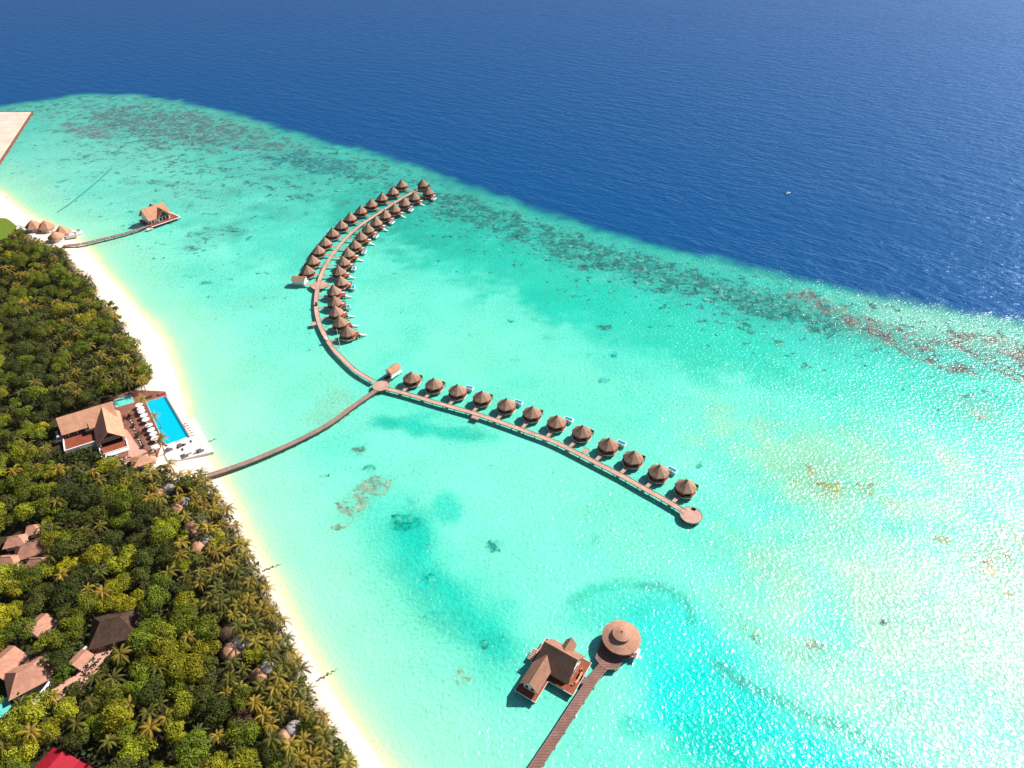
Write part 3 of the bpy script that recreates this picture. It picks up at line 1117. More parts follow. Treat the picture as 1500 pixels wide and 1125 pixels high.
    if kind == 'steps':
        mb = MB()
        for k in range(6):
            mb.box((1.4, 7.25 + k * .42, z - .15 - k * .26), (1.5, .44, .14))
        mb.box((1.4, 10.4, z - 1.62), (1.6, 1.9, .16))
        mb.hexa([(.55, 7.0, z - .5), (.67, 7.0, z - .5), (.67, 9.6, z - 1.95), (.55, 9.6, z - 1.95), (.55, 7.0, z - .05), (.67, 7.0, z - .05), (.67, 9.6, z - 1.5), (.55, 9.6, z - 1.5)])
        mb.hexa([(2.13, 7.0, z - .5), (2.25, 7.0, z - .5), (2.25, 9.6, z - 1.95), (2.13, 9.6, z - 1.95), (2.13, 7.0, z - .05), (2.25, 7.0, z - .05), (2.25, 9.6, z - 1.5), (2.13, 9.6, z - 1.5)])
        mb.build('swim_steps', M['white_deck'], t)
        for x in (-2.2,):
            mb = MB()
            mb.box((x, 5.6, z + .3), (1.7, 1.9, .14))
            mb.box((x, 5.6, z + .13), (1.5, 1.7, .22))
            mb.box((x, 6.4, z + .5), (1.7, .3, .3))
            mb.build('daybed', M['white_cloth'], t)
    remember(t)
    return t


PROTO = {(k, u): make_villa(k, u) for k, u in (('pool', 1.36), ('steps', 1.36), ('plain', 1.36), ('pool', 1.06), ('plain', 1.06))}
proto_used = set()
ORD = ['first', 'second', 'third', 'fourth', 'fifth', 'sixth', 'seventh', 'eighth', 'ninth', 'tenth', 'eleventh', 'twelfth', 'thirteenth',
       'fourteenth', 'fifteenth', 'sixteenth', 'seventeenth']


def put_villa(apex_px, line, kind, label, group, up=1.36):
    p = at(apex_px[0], apex_px[1], DECK + 2.9 + 3.82 * up)
    kind = (kind, up)
    i = min(range(len(line)), key=lambda k: (Vector((line[k].x, line[k].y, 0)) - Vector((p.x, p.y, 0))).length)
    q = line[i]
    d, s = side_of(line, i)
    v = Vector((p.x - q.x, p.y - q.y, 0))
    if abs(v.dot(s)) > .5 * v.length:
        v = s * (1 if v.dot(s) > 0 else -1)
    v.normalize()
    gap = (Vector((p.x, p.y, 0)) - Vector((q.x, q.y, 0))).length
    o = PROTO[kind] if kind not in proto_used else copy_tree(PROTO[kind])
    proto_used.add(kind)
    o.location = (p.x, p.y, 0)
    o.rotation_euler = (0, 0, math.atan2(v.y, v.x) - PI / 2)
    o['label'], o['group'] = label, group
    for c in bpy.data.objects if False else o.children:
        if c.name.startswith('bridge'):
            c.scale = (1, max(.6, gap - 4.6 - 1.35), 1)
    return o


bpy.context.view_layer.update()
OUTER = c2([(755, 90), (703, 132), (638, 167), (575, 203), (513, 242), (450, 283), (397, 328), (345, 374), (300, 427), (260, 474), (227, 533), (195, 592)])
TIP = c2([(878, 87), (910, 132)])
INNER = c2([(828, 163), (770, 197), (711, 233), (655, 268), (602, 310), (553, 350), (511, 394), (475, 442), (435, 490), (407, 540), (380, 595), (392, 655),
            (352, 710), (355, 773), (362, 832), (385, 892), (430, 948)])
LOWV = c4([(410, 222), (575, 268), (748, 314), (928, 362), (1108, 417), (1298, 475)]) + c5([(175, 237), (358, 308), (548, 400), (728, 492), (912, 592), (1108, 698)])
IK = ['steps', 'pool'] * 7 + ['steps', 'steps', 'steps']
DESC = {'pool': 'with a white plunge pool', 'steps': 'with white swim steps', 'plain': 'with a railed deck'}
for i, a_ in enumerate(OUTER):
    put_villa(a_, ARC, 'plain', f'{ORD[i]} villa from the reef end, outer row of the curved walkway', 'villas on the outer side of the curved walkway')
for i, a_ in enumerate(INNER):
    put_villa(a_, ARC, IK[i], f'{ORD[i]} villa from the reef end, inner row of curved walkway, {DESC[IK[i]]}', 'villas on the inner side of the curved walkway')
put_villa(TIP[0], ARC, 'plain', 'thatched villa farthest out at the reef tip of the curved walkway', 'villas at the tip of the curved walkway')
put_villa(TIP[1], ARC, 'pool', 'thatched villa with plunge pool just inside the reef tip of the curved walkway', 'villas at the tip of the curved walkway')
for i, a_ in enumerate(LOWV):
    k = 'pool' if i in (2, 4, 6, 8, 10) else 'plain'
    put_villa(a_, LOW, k, f'{ORD[i]} villa from the junction in the single straight row, {DESC[k]}', 'villas in the single straight row', 1.06)

# blue parasols on a few villa decks
def parasol_mb(r, h, seg, drop, a0=0.0):
    mb = MB()
    mb.lathe([(0, h - .06), (r, h - drop - .06), (r + .02, h - drop), (r * .5, h - drop * .42), (.05, h), (0, h + .12)], seg, a0)
    return mb


def parasol(name, label, cat, loc, r, h, seg, drop, mat, group, a0=0.0):
    t = thing(name, label, cat, loc, 0, group)
    parasol_mb(r, h, seg, drop, a0).build('canopy', M[mat], t)
    mb = MB()
    mb.tube([(0, 0, 0), (0, 0, h - .1)], .06, 6)
    mb.lathe([(0, 0), (.35, 0), (.35, .12), (0, .12)], 10)
    mb.build('pole', M['metal'], t)
    return t


for (x, y), w in zip(c2([(820, 236), (426, 634), (400, 742), (398, 803), (708, 305), (956, 162)]),
                     ('second', 'eleventh', 'thirteenth', 'fourteenth', 'fourth', 'tip')):
    who = f'{w} villa from the reef end in the inner row' if w != 'tip' else 'villa just inside the reef tip'
    parasol('parasol', f'blue parasol on deck of the {who}', 'parasol', at(x, y, DECK + 1.5) - Vector((0, 0, 1.5)), .95, 2.2, 8, .45, 'blue_cloth', 'blue parasols on villa decks')


# ------------------------------------------------------------------ gabled houses
def gable(mb, cx, cy, L, W, ze, rise, rz, t=.28, eave=.0):
    """roof of two slopes, ridge along the local x of rz"""
    ca, sa = math.cos(rz), math.sin(rz)

    def P(x, y, z):
        return (cx + x * ca - y * sa, cy + x * sa + y * ca, z)
    h, w = L / 2, W / 2
    mb.slab([P(-h, -w, ze), P(h, -w, ze), P(h, 0, ze + rise), P(-h, 0, ze + rise)], t)
    mb.slab([P(-h, 0, ze + rise), P(h, 0, ze + rise), P(h, w, ze), P(-h, w, ze)], t)


def gable_walls(mb, cx, cy, L, W, z0, ze, rise, rz):
    ca, sa = math.cos(rz), math.sin(rz)

    def P(x, y, z):
        return (cx + x * ca - y * sa, cy + x * sa + y * ca, z)
    h, w = L / 2, W / 2
    n = len(mb.v)
    for x in (-h, h):
        mb.v += [P(x, -w, z0), P(x, w, z0), P(x, w, ze), P(x, 0, ze + rise), P(x, -w, ze)]
    mb.f += [(n, n + 4, n + 3, n + 2, n + 1), (n + 5, n + 6, n + 7, n + 8, n + 9), (n, n + 5, n + 9, n + 4), (n + 1, n + 2, n + 7, n + 6),
             (n + 4, n + 9, n + 8, n + 3), (n + 3, n + 8, n + 7, n + 2), (n, n + 1, n + 6, n + 5)]


def window(parent, p, rz, w, h, name='window', frame='white', bars=1):
    """framed dark pane on a wall whose outward normal is the local x of rz"""
    mb = MB()
    for s in (-1, 1):
        mb.box((0, s * (w / 2), 0), (.16, .14, h))
        mb.box((0, 0, s * (h / 2 - .02)), (.156, w - .14, .12))
    for k in range(bars):
        mb.box((0, -w / 2 + w * (k + 1) / (bars + 1), 0), (.15, .09, h - .16))
    o = mb.build(name, M[frame], parent, False, p, rz)
    g = MB()
    g.box((0, 0, 0), (.08, w - .12, h - .1))
    g.build('pane', M['glass'], o)
    return o


# --- small gabled service huts
def service_hut(label, ridge_a, ridge_b, W, rise, wallh, roofmat):
    zr = DECK + wallh + rise
    A, B = at(*ridge_a, zr), at(*ridge_b, zr)
    c, d = (A + B) / 2, B - A
    L = math.hypot(d.x, d.y)
    t = thing('service_hut', label, 'hut', (c.x, c.y, 0), math.atan2(d.y, d.x))
    mb = MB()
    gable_walls(mb, 0, 0, L - 1.0, W - 1.4, DECK, DECK + wallh, rise * .86, 0)
    mb.build('wall', M['white'], t)
    mb = MB()
    gable(mb, 0, 0, L, W, DECK + wallh, rise, 0, .2)
    mb.build('roof', M[roofmat], t)
    mb = MB()
    mb.box((0, 0, DECK - .13), (L + .6, W + .2, .2))
    mb.build('deck', M['white_deck'], t)
    o = MB()
    o.box((0, 0, 0), (.1, 1.1, 2.1))
    o.build('door', M['wood_wall'], t, False, (-(L - 1.0) / 2 - .03, 0, DECK + 1.05), PI)
    for sx in (-1, 1):
        for sy in (-1, 1):
            add_post(t, (sx * L * .42, sy * W * .4), 1.1)
    return t


service_hut('small white hut with a pink gabled roof beside the walkway junction', c4([(238, 206)])[0], c4([(313, 155)])[0], 5.6, 2.0, 2.9, 'thatch_spa')
service_hut('small white hut with a flat looking brown gabled roof off the curved walkway', c2([(112, 660)])[0], c2([(190, 664)])[0], 7.0, 1.7, 2.7, 'thatch')
strip = resample([(447, 415.5), (462, 417)], 3.0)
t = thing('gangway', 'short timber gangway from the curved walkway to the brown roofed white hut', 'walkway', (strip[0].x, strip[0].y, 0))
strip_mesh([p - Vector((strip[0].x, strip[0].y, 0)) for p in strip], 2.0, DECK - .02, DECK - .2).build('deck', M['deck'], t)
p = strip[1] - strip[0]
add_post(t, (p.x, p.y))
strip = resample([(560, 562), (572, 549)], 3.0)
t = thing('gangway', 'short gangway in front of the pink roofed hut at the junction', 'walkway', (strip[0].x, strip[0].y, 0))
strip_mesh([p - Vector((strip[0].x, strip[0].y, 0)) for p in strip], 3.4, DECK - .02, DECK - .2).build('deck', M['dark'], t)

# --- overwater spa house: cross-gabled, white, wide deck
zr = DECK + 11.5
A, B = at(205.7, 307, zr), at(239.3, 296, zr)
c, d = (A + B) / 2, B - A
rz = math.atan2(d.y, d.x)
L = math.hypot(d.x, d.y)
t = thing('overwater_house', 'white house on stilts with salmon cross gabled roof ending the lamp jetty', 'house', (c.x, c.y, 0), rz)
mb = MB()
gable_walls(mb, 0, 0, L - 2.4, 12.6, DECK, DECK + 4.0, 6.3, 0)
gable_walls(mb, 3.0, 0, 15.0, 9.6, DECK, DECK + 4.0, 4.8, PI / 2)
mb.build('wall', M['white'], t)
mb = MB()
gable(mb, 0, 0, L, 16.0, DECK + 3.6, 7.9, 0, .35)
gable(mb, 3.0, 0, 19.6, 12.2, DECK + 3.5, 6.4, PI / 2, .35)
mb.build('roof', M['thatch_spa'], t)
mb = MB()
mb.tri_slab([(-1.3, -7.56, DECK + 4.05), (7.3, -7.56, DECK + 4.05), (3.0, -7.56, DECK + 8.2)], .12)
mb.build('gable_glazing', M['glass'], t)
for x in (.1, 3.0, 5.9):
    window(t, (x, -7.55, DECK + 1.9), -PI / 2, 2.4, 3.0, bars=0)
for x in (-8.5, -6.0):
    window(t, (x, -6.36, DECK + 1.6), -PI / 2, 1.4, 2.6, 'door', bars=0)
window(t, (-(L - 2.4) / 2 - .04, -1.5, DECK + 1.5), PI, 1.1, 1.6)
window(t, (-(L - 2.4) / 2 - .04, 2.0, DECK + 1.3), PI, 1.1, 2.4, 'door', bars=0)
window(t, ((L - 2.4) / 2 + .04, 0, DECK + 1.6), 0, 4.0, 2.6, bars=2)
mb = MB()
mb.box((2.0, -1.5, DECK - .15), (L + 6, 21.0, .24))
mb.build('deck', M['wood_red'], t)
mb = MB()
hx, hy = (L + 6) / 2, 10.5
for cx, cy, sx, sy in ((2.0, -1.5 - hy + .35, 2 * hx, .8), (2.0 + hx - .35, -1.5, .8, 2 * hy - 1.6)):
    mb.box((cx, cy, DECK + .05), (sx, sy, .22))
mb.build('coping', M['white'], t)
for i in range(6):
    for y in (-11, -4, 3, 8):
        add_post(t, (2 - hx + 1 + i * (2 * hx - 2) / 5, y), 1.6)
mb = MB()
mb.box((-12.5, -11.8, DECK - 1.0), (5, 2.2, .2))
mb.box((-12.5, -10.6, DECK - .5), (5, .9, .2))
mb.build('landing_step', M['white_deck'], t)

# --- two-winged house by the round pavilion
zr = DECK + 8.6
A, B = at(*c6([(355, 275)])[0], zr), at(*c6([(580, 400)])[0], zr)
c, d = (A + B) / 2, B - A
rz = math.atan2(d.y, d.x)
L = math.hypot(d.x, d.y)
t = thing('overwater_house', 'brown gabled house on stilts with a front wing, linked to the long pier', 'house', (c.x, c.y, 0), rz)
w1 = at(*c6([(365, 395)])[0], DECK + 6.3) - c
w2 = at(*c6([(238, 545)])[0], DECK + 6.3) - c
ca, sa = math.cos(-rz), math.sin(-rz)
loc = lambda q: (q.x * ca - q.y * sa, q.x * sa + q.y * ca)
(wx1, wy1), (wx2, wy2) = loc(w1), loc(w2)
WX = (wx1 + wx2) / 2
wl = abs(wy2) + 1.0
mb = MB()
gable_walls(mb, 0, 0, L - 1.4, 9.4, DECK, DECK + 3.0, 5.0, 0)
gable_walls(mb, WX, wy2 / 2 + .5, abs(wy2) - .6, 4.8, DECK, DECK + 3.0, 2.8, PI / 2)
mb.build('wall', M['white'], t)
mb = MB()
gable(mb, 0, 0, L, 13.0, DECK + 1.9, 7.0, 0, .3)
gable(mb, WX, wy2 / 2, abs(wy2), 7.4, DECK + 2.6, 3.7, PI / 2, .28)
gable(mb, .6, 4.6, 6.0, 4.6, DECK + 4.2, 3.2, PI / 2, .28)
mb.build('roof', M['roof_house'], t)
for x in (-1, 1):
    window(t, (WX + x * 1.15, wy2 + .78, DECK + 1.7), -PI / 2, 1.3, 1.9, bars=0)
window(t, ((L - 1.4) / 2 + .04, 0, DECK + 1.5), 0, 4.2, 2.6, 'door', bars=3)
window(t, (2.6, -4.74, DECK + 1.4), -PI / 2, 4.0, 2.2, bars=2)
window(t, (-(L - 1.4) / 2 - .04, 0, DECK + 1.5), PI, 3.0, 2.2, bars=2)
mb = MB()
mb.prism([(WX - 4.4, wy2 - 1.9), (WX + 3.9, wy2 - 1.9), (WX + 3.9, -8.0), (L / 2 + 2.8, -8.0), (L / 2 + 2.8, 6.5), (-L / 2 - 2.6, 6.5), (-L / 2 - 2.6, -5.0), (WX - 4.4, -5.0)], DECK - .3, DECK - .03)
mb.build('deck', M['wood_red'], t)
mb = MB()
out = [(WX - 4.4, wy2 - 1.9), (WX + 3.9, wy2 - 1.9), (WX + 3.9, -8.0), (L / 2 + 2.8, -8.0), (L / 2 + 2.8, 6.5), (-L / 2 - 2.6, 6.5), (-L / 2 - 2.6, -5.0), (WX - 4.4, -5.0)]
for i in range(8):
    p, q = Vector((*out[i], 0)), Vector((*out[(i + 1) % 8], 0))
    dd = q - p
    mb.box(((p.x + q.x) / 2, (p.y + q.y) / 2, DECK - .1 + .004 * i), (dd.length + .1, .16, .36), math.atan2(dd.y, dd.x))
mb.build('fascia', M['white_deck'], t)
for p in ((WX - 3.8, wy2 - 1.2), (WX + 3.3, wy2 - 1.2), (WX + 3.3, -7.4), (L / 2 + 2, -7.4), (L / 2 + 2, 0), (L / 2 + 2, 6), (-L / 2 - 2, 6), (-L / 2 - 2, -4.5), (0, 0), (0, -7.4), (WX, -9)):
    add_post(t, p, 1.5)
mb = MB()
mb.box((-L / 2 - 3.2, -1.5, DECK - .6), (3.0, 5.0, .2))
for k in range(5):
    mb.box((-L / 2 - 3.4, -3.2 + k * .85, DECK - .36), (2.0, .3, .28))
mb.build('terrace', M['deck'], t)
mb = MB()
for k in range(9):
    a = -PI / 2 + PI * k / 8
    mb.box((L / 2 + 1.0 + .8 * math.cos(a), -1.2 + 3.2 * math.sin(a), DECK + .3), (.7, 1.1, .55), a * .4)
mb.build('curved_bench', M['thatch_spa'], t)
HOUSE_B = t

# --- pier with the round pavilion
PIER_PX = c6([(762, 432), (700, 505), (645, 585), (560, 712), (480, 838), (390, 975), (300, 1110), (180, 1290)])
pier_t, PIER = walkway('pier', 'long straight brown plank pier leading out to the round pavilion', PIER_PX, 3.6, 6, 'deck_pier')
b0, b1 = at(*c6([(575, 505)])[0], DECK), at(*c6([(655, 552)])[0], DECK)
t = thing('gangway', 'short brown gangway joining the pier to the two winged house', 'walkway', (b0.x, b0.y, 0))
dd = b1 - b0
strip_mesh([Vector((0, 0, 0)), dd * .5, dd], 2.6, DECK - .03, DECK - .2).build('deck', M['deck_pier'], t)
for sg in (-1, 1):
    q = dd * .5 + Vector((-dd.y, dd.x, 0)).normalized() * sg * 1.1
    add_post(t, (q.x, q.y))
fp = [at(x, y, DECK) for x, y in c6([(698, 385), (732, 436), (772, 462), (850, 462), (900, 372), (940, 300), (900, 180), (760, 200)])]
platform('platform', 'wide wedge shaped brown plank landing before the round pavilion', [(p.x, p.y) for p in fp], DECK + .02, 'deck_pier', posts=8)
pc = at(*c6([(874, 243)])[0], DECK + 3.4)
t = thing('pavilion', 'round overwater pavilion with a two tiered conical roof at the head of the pier', 'pavilion', (pc.x, pc.y, 0))
mb = MB()
mb.lathe([(0, DECK + 3.45), (6.9, DECK + 2.80), (7.25, DECK + 2.95), (7.2, DECK + 3.25), (5.0, DECK + 4.20), (2.6, DECK + 5.00), (0, DECK + 5.15)], 48)
mb.build('roof', M['thatch_round'], t)
mb = MB()
mb.lathe([(0, DECK + 5.65), (3.35, DECK + 5.45), (3.55, DECK + 5.60), (3.5, DECK + 5.85), (1.8, DECK + 6.50), (.3, DECK + 7.00), (.22, DECK + 7.40), (0, DECK + 7.45)], 40)
mb.build('upper_roof', M['thatch_round'], t)
mb = MB()
mb.lathe([(2.5, DECK + 4.45), (2.5, DECK + 5.60)], 24)
mb.build('lantern', M['dark'], t)
mb = MB()
mb.lathe([(5.3, DECK), (5.3, DECK + 3.15)], 32)
mb.build('wall', M['white'], t)
for k in range(12):
    a = 2 * PI * k / 12
    window(t, (5.32 * math.cos(a), 5.32 * math.sin(a), DECK + 1.55), a, 2.0, 2.2, bars=1)
mb = MB()
mb.prism(circle((0, 0), 7.0, 28), DECK - .28, DECK - .04)
mb.build('deck', M['wood_red'], t)
for k in range(10):
    a = 2 * PI * k / 10 + .2
    add_post(t, (6.2 * math.cos(a), 6.2 * math.sin(a)), 1.5)
q = at(*c6([(962, 348)])[0], DECK) - Vector((pc.x, pc.y, 0))
mb = MB()
mb.box((q.x, q.y, DECK + .02), (3.6, 4.2, .2), R(-25))
mb.build('terrace', M['white_deck'], t)
q = at(*c6([(960, 360)])[0], DECK)
parasol('parasol', 'small white parasol on the terrace behind the round pavilion', 'parasol', (q.x + .4, q.y + 1.2, DECK + .12), 1.3, 2.3, 10, .5, 'white_cloth', None)
mb = MB()
mb.box((0, 0, .25), (.7, 1.9, .3))
mb.box((0, .8, .5), (.7, .3, .3))
q = at(*c6([(967, 372)])[0], DECK)
tag(mb.build('lounger', M['pink_cloth'], None, False, (q.x, q.y, DECK + .12), R(-25)), 'red sun lounger on the small terrace of the round pavilion', 'lounger')

# ------------------------------------------------------------------ restaurant, pool and sun decks on the beach
def e5(x, y):       # enlargement of the restaurant
    return 70 + x / 10.715, 575 + y / 10.715


def e8(x, y):       # enlargement of the pool
    return 180 + x / 8.66, 560 + y / 8.66


zr = GZ + 10.2
A, B = at(*e5(125, 402), zr), at(*e5(1010, 137), zr)
c, d = (A + B) / 2, B - A
rz = math.atan2(d.y, d.x)
L = math.hypot(d.x, d.y)
REST = thing('restaurant', 'large beach restaurant with a salmon cross gabled roof behind the swimming pool', 'restaurant', (c.x, c.y, GZ), rz)
ca, sa = math.cos(-rz), math.sin(-rz)


def rl(px, z):
    """point of the enlargement in the restaurant's own frame"""
    q = at(*e5(*px), z) - c
    return q.x * ca - q.y * sa, q.x * sa + q.y * ca


gx, gy = rl((935, 628), GZ + 9.2)
W = 15.0
mb = MB()
gable_walls(mb, 0, 0, L - 2.0, 11.6, -.4, 4.4, 4.7, 0)
gable_walls(mb, gx, gy / 2 + 1.5, abs(gy) - 2.4, 10.2, -.4, 3.6, 4.9, PI / 2)
mb.build('wall', M['plaster'], REST)
mb = MB()
gable(mb, 0, 0, L, W, 4.1, 6.1, 0, .3)
gable(mb, gx, gy / 2, abs(gy), 13.4, 3.0, 6.4, PI / 2, .32)
gable(mb, gx - 6.4, -6.2, 4.0, 5.0, 3.6, 2.1, 0, .25)
mb.build('roof', M['thatch_pale'], REST)
yy = gy + .3 + 2.4
o = MB()
o.poly([(0, -3.7, 0), (0, 3.7, 0), (0, 0, 3.4)])
mb = MB()
mb.tri_slab([(gx - 3.9, gy + 2.55, 4.35), (gx + 3.9, gy + 2.55, 4.35), (gx, gy + 2.55, 7.6)], .2)
mb.build('gable_opening', M['glass'], REST)
mb = MB()
mb.box((gx, gy + 2.2, 1.9), (9.4, .3, 3.2))
mb.build('veranda_opening', M['glass'], REST)
mb = MB()
for k in range(2):
    mb.box((gx, gy + 1.6 - .5 * k, 3.95 - .45 * k), (10.8, .16, .16))
for s in (-1, 1):
    mb.box((gx + s * 5.2, gy + 1.0, 1.7), (.35, .35, 4.4))
mb.build('veranda_frame', M['white'], REST)
mb = MB()
mb.box((gx, gy - 2.0, .5), (11.0, 7.0, 1.0))
mb.build('veranda_deck', M['wood_red'], REST)
mb = MB()
mb.box((gx, gy - 5.7, .65), (12.6, .4, 1.9))
for s in (-1, 1):
    mb.box((gx + s * 6.1, gy - 2.0, .65), (.4, 7.0, 1.9))
mb.box((gx, gy - 7.0, .35), (12.4, 2.2, 1.2))
mb.build('parapet', M['white'], REST)
for s in (-1, 1):
    window(REST, (gx + 1.5 + s * 2.0, gy - 8.12, .35), -PI / 2, .95, 1.0, bars=0)
tx0, ty0 = rl((120, 790), GZ + 2)
tx1, ty1 = rl((700, 900), GZ + 2)
mb = MB()
mb.box(((-L / 2 + gx - 6.8) / 2 + 0.2, -11.6, .6), (gx - 6.8 + L / 2 + .4, 11.4, 1.2))
mb.build('terrace', M['wood_red'], REST)
mb = MB()
mb.box(((-L / 2 + gx - 6.8) / 2, -17.6, .75), (gx - 6.8 + L / 2 + .8, .6, 2.3))
mb.box((-L / 2 - .2, -11.6, .75), (.5, 11.4, 2.3))
mb.build('terrace_wall', M['white'], REST)
mb = MB()
mb.box((-L / 2 - 2.2, -4.0, 1.0), (4.0, 10.0, 2.0))
mb.build('side_annex', M['dark'], REST)
mb = MB()
mb.tube([(-L / 2 - 2.4, -.5, 2.4), (-L / 2 - 2.2, -3.5, 2.5), (-L / 2 - 1.8, -6.5, 2.6)], [.7, .55, 1.3], 10)
mb.build('duct', M['metal'], REST, True)
for x in (-12.5, -8.5, -4.5):
    window(REST, (x, -5.84, 2.4), -PI / 2, 3.4, 2.4, bars=2)
mb = MB()
mb.box((gx - 8.6, -8.4, 2.4), (3.4, 3.0, 2.4))
mb.build('kiosk', M['dark'], REST)
window(REST, (L / 2 - .96, 0, 2.0), 0, 4.0, 2.8, bars=2)

# forecourt and pool deck (one paved sheet), white jetty deck
def flat(name, px, z0, z1, mat, label=None, cat=None, kind=None, fn=None):
    P = [at(*(fn(*q) if fn else q), z1) for q in px]
    o = P[0]
    ring = [(p.x - o.x, p.y - o.y) for p in P]
    if sum(ring[i][0] * ring[(i + 1) % len(ring)][1] - ring[(i + 1) % len(ring)][0] * ring[i][1] for i in range(len(ring))) < 0:
        ring.reverse()
    mb = MB()
    mb.prism(ring, z0, z1)
    ob = mb.build(name, M[mat], None, False, (o.x, o.y, 0))
    return tag(ob, label, cat, None, kind)


flat('pool_deck', [(-240, 230), (150, 95), (540, 115), (562, 172), (300, 248), (440, 610), (490, 790), (430, 960), (90, 1010), (-60, 1010), (-60, 640)], GZ - .8, GZ + .32, 'deck_brown', kind='structure', fn=e8)
flat('pavement', [(-40, 560), (60, 610), (150, 750), (210, 830), (300, 870), (410, 905), (420, 960), (300, 1000), (200, 985), (60, 1030), (-90, 1090), (-120, 1010), (70, 930), (60, 800)], GZ - .6, GZ + .40, 'paving', kind='structure', fn=e8)
flat('jetty_deck', [(520, 895), (600, 740), (845, 695), (765, 505), (905, 452), (1148, 878), (690, 990), (560, 985)], GZ - .9, GZ + .42, 'white_deck', 'pale rectangular sun deck between the swimming pool and the water', 'deck', fn=e8)
# main pool
PZ = GZ + .55
cor = [at(*e8(*q), PZ) for q in ((290, 246), (548, 172), (852, 692), (556, 795), (515, 760))]
o0 = cor[0]
t = thing('swimming_pool', 'large bright blue swimming pool beside the beach', 'pool', (o0.x, o0.y, 0))
ring = [(p.x - o0.x, p.y - o0.y) for p in cor][::-1]
mb = MB()
mb.prism(ring, PZ - 1.3, PZ - .1)
mb.build('water', M['pool'], t)
mb = MB()
pts = [Vector((x, y, 0)) for x, y in ring]
for i in range(len(pts)):
    p, q = pts[i], pts[(i + 1) % len(pts)]
    dd = q - p
    mb.box(((p.x + q.x) / 2, (p.y + q.y) / 2, PZ - .5 + .004 * i), (dd.length + .3, .5, 1.1), math.atan2(dd.y, dd.x))
mb.build('coping', M['paving'], t)
e0, e1 = cor[1] - o0, cor[2] - o0
nn = Vector((-(e1 - e0).y, (e1 - e0).x, 0)).normalized()
if nn.dot(Vector((1, 0, 0))) > 0:
    nn = -nn
M['pool_edge'] = noisy('blue_tile', (.0, .13, .24), (.0, .17, .30), 1.0, .3, 3)
mb = MB()
mid = (e0 + e1) / 2 + nn * .95
mb.box((mid.x, mid.y, PZ - .5), ((e1 - e0).length - .6, 1.2, .9), math.atan2((e1 - e0).y, (e1 - e0).x))
mb.build('infinity_edge', M['pool_edge'], t)
# children's pool
cor = [at(*q, GZ + .45) for q in ((165.4, 586), (192.5, 578), (196.8, 589.3), (169.7, 596.8))]
o0 = cor[0]
t = thing('wading_pool', 'small pale turquoise wading pool beside the restaurant roof', 'pool', (o0.x, o0.y, 0))
ring = [(p.x - o0.x, p.y - o0.y) for p in cor][::-1]
mb = MB()
mb.prism(ring, GZ, GZ + .42)
mb.build('water', M['kids_pool'], t)
mb = MB()
pts = [Vector((x, y, 0)) for x, y in ring]
for i in range(4):
    p, q = pts[i], pts[(i + 1) % 4]
    dd = q - p
    mb.box(((p.x + q.x) / 2, (p.y + q.y) / 2, GZ + .25 + .004 * i), (dd.length + .2, .3, .45), math.atan2(dd.y, dd.x))
mb.build('coping', M['paving'], t)

DZ = GZ + .33
UMB = [(200, 280), (220, 325), (232, 360), (262, 411), (286, 463), (325, 538), (353, 594), (382, 646), (400, 702)]
for i, q in enumerate(UMB):
    p = at(*e8(*q), DZ + 2.6)
    parasol('parasol', f'{ORD[i]} white round parasol from the wading pool, in the row along the big pool', 'parasol', (p.x, p.y, DZ), 1.85, 2.75, 16, .5, 'white_cloth', 'round white parasols along the pool')


def lounger(label, loc, rz, mat, group):
    t = thing('sun_lounger', label, 'lounger', loc, rz, group)
    mb = MB()
    mb.box((.25, 0, .36), (1.35, .68, .12))
    mb.hexa([(-.42, -.34, .36), (-.42, .34, .36), (-1.0, .34, .72), (-1.0, -.34, .72), (-.42, -.34, .46), (-.42, .34, .46), (-1.04, .34, .82), (-1.04, -.34, .82)])
    mb.build('cushion', M[mat], t)
    mb = MB()
    mb.box((0, 0, .25), (1.9, .6, .06))
    for x in (-.85, .85):
        for y in (-.26, .26):
            mb.box((x, y, .12), (.07, .07, .24))
    mb.build('frame', M['wood_wall'], t)
    return t


pool_dir = at(*e8(850, 690), 0) - at(*e8(548, 172), 0)
prz = math.atan2(pool_dir.y, pool_dir.x) + PI / 2
for i, q in enumerate(UMB):
    p = at(*e8(q[0] + 8, q[1] + 26), DZ)
    for k in (-1, 1):
        w = Vector((math.cos(prz - PI / 2), math.sin(prz - PI / 2), 0)) * k * .75
        lounger(f'{"pink" if i % 3 == 1 else "blue" if i % 3 == 2 else "white"} sun lounger under the {ORD[i]} white parasol from the wading pool, {"pool entrance" if k > 0 else "restaurant"} half',
                (p.x + w.x, p.y + w.y, DZ), prz, ('white_cloth', 'pink_cloth', 'blue_cloth')[i % 3], 'sun loungers under the round parasols')
SQ = [((410, 812), 'on the brown deck where the parasol row ends'), ((620, 787), 'covering the near corner of the pool'), ((770, 732), 'beside the seaward pool corner'),
      ((822, 866), 'near the landward edge of the pale sun deck'), ((1022, 800), 'out on the pale sun deck, nearest the water')]
for q, w in SQ:
    p = at(*e8(*q), GZ + 3.0)
    parasol('parasol', f'square white parasol {w}', 'parasol', (p.x, p.y, GZ + .43), 2.5, 2.7, 4, .45, 'white_cloth', 'square white parasols', prz + PI / 4)
for i, q in enumerate([(780, 795), (865, 750), (850, 905), (760, 855), (930, 900), (700, 830)]):
    p = at(*e8(*q), GZ + .42)
    lounger(f'dark blue sun lounger on the pale sun deck, {ORD[i]} of the scattered ones', (p.x, p.y, GZ + .43), prz + PI / 2 * (i % 2), 'dark', 'dark loungers on the pale sun deck')
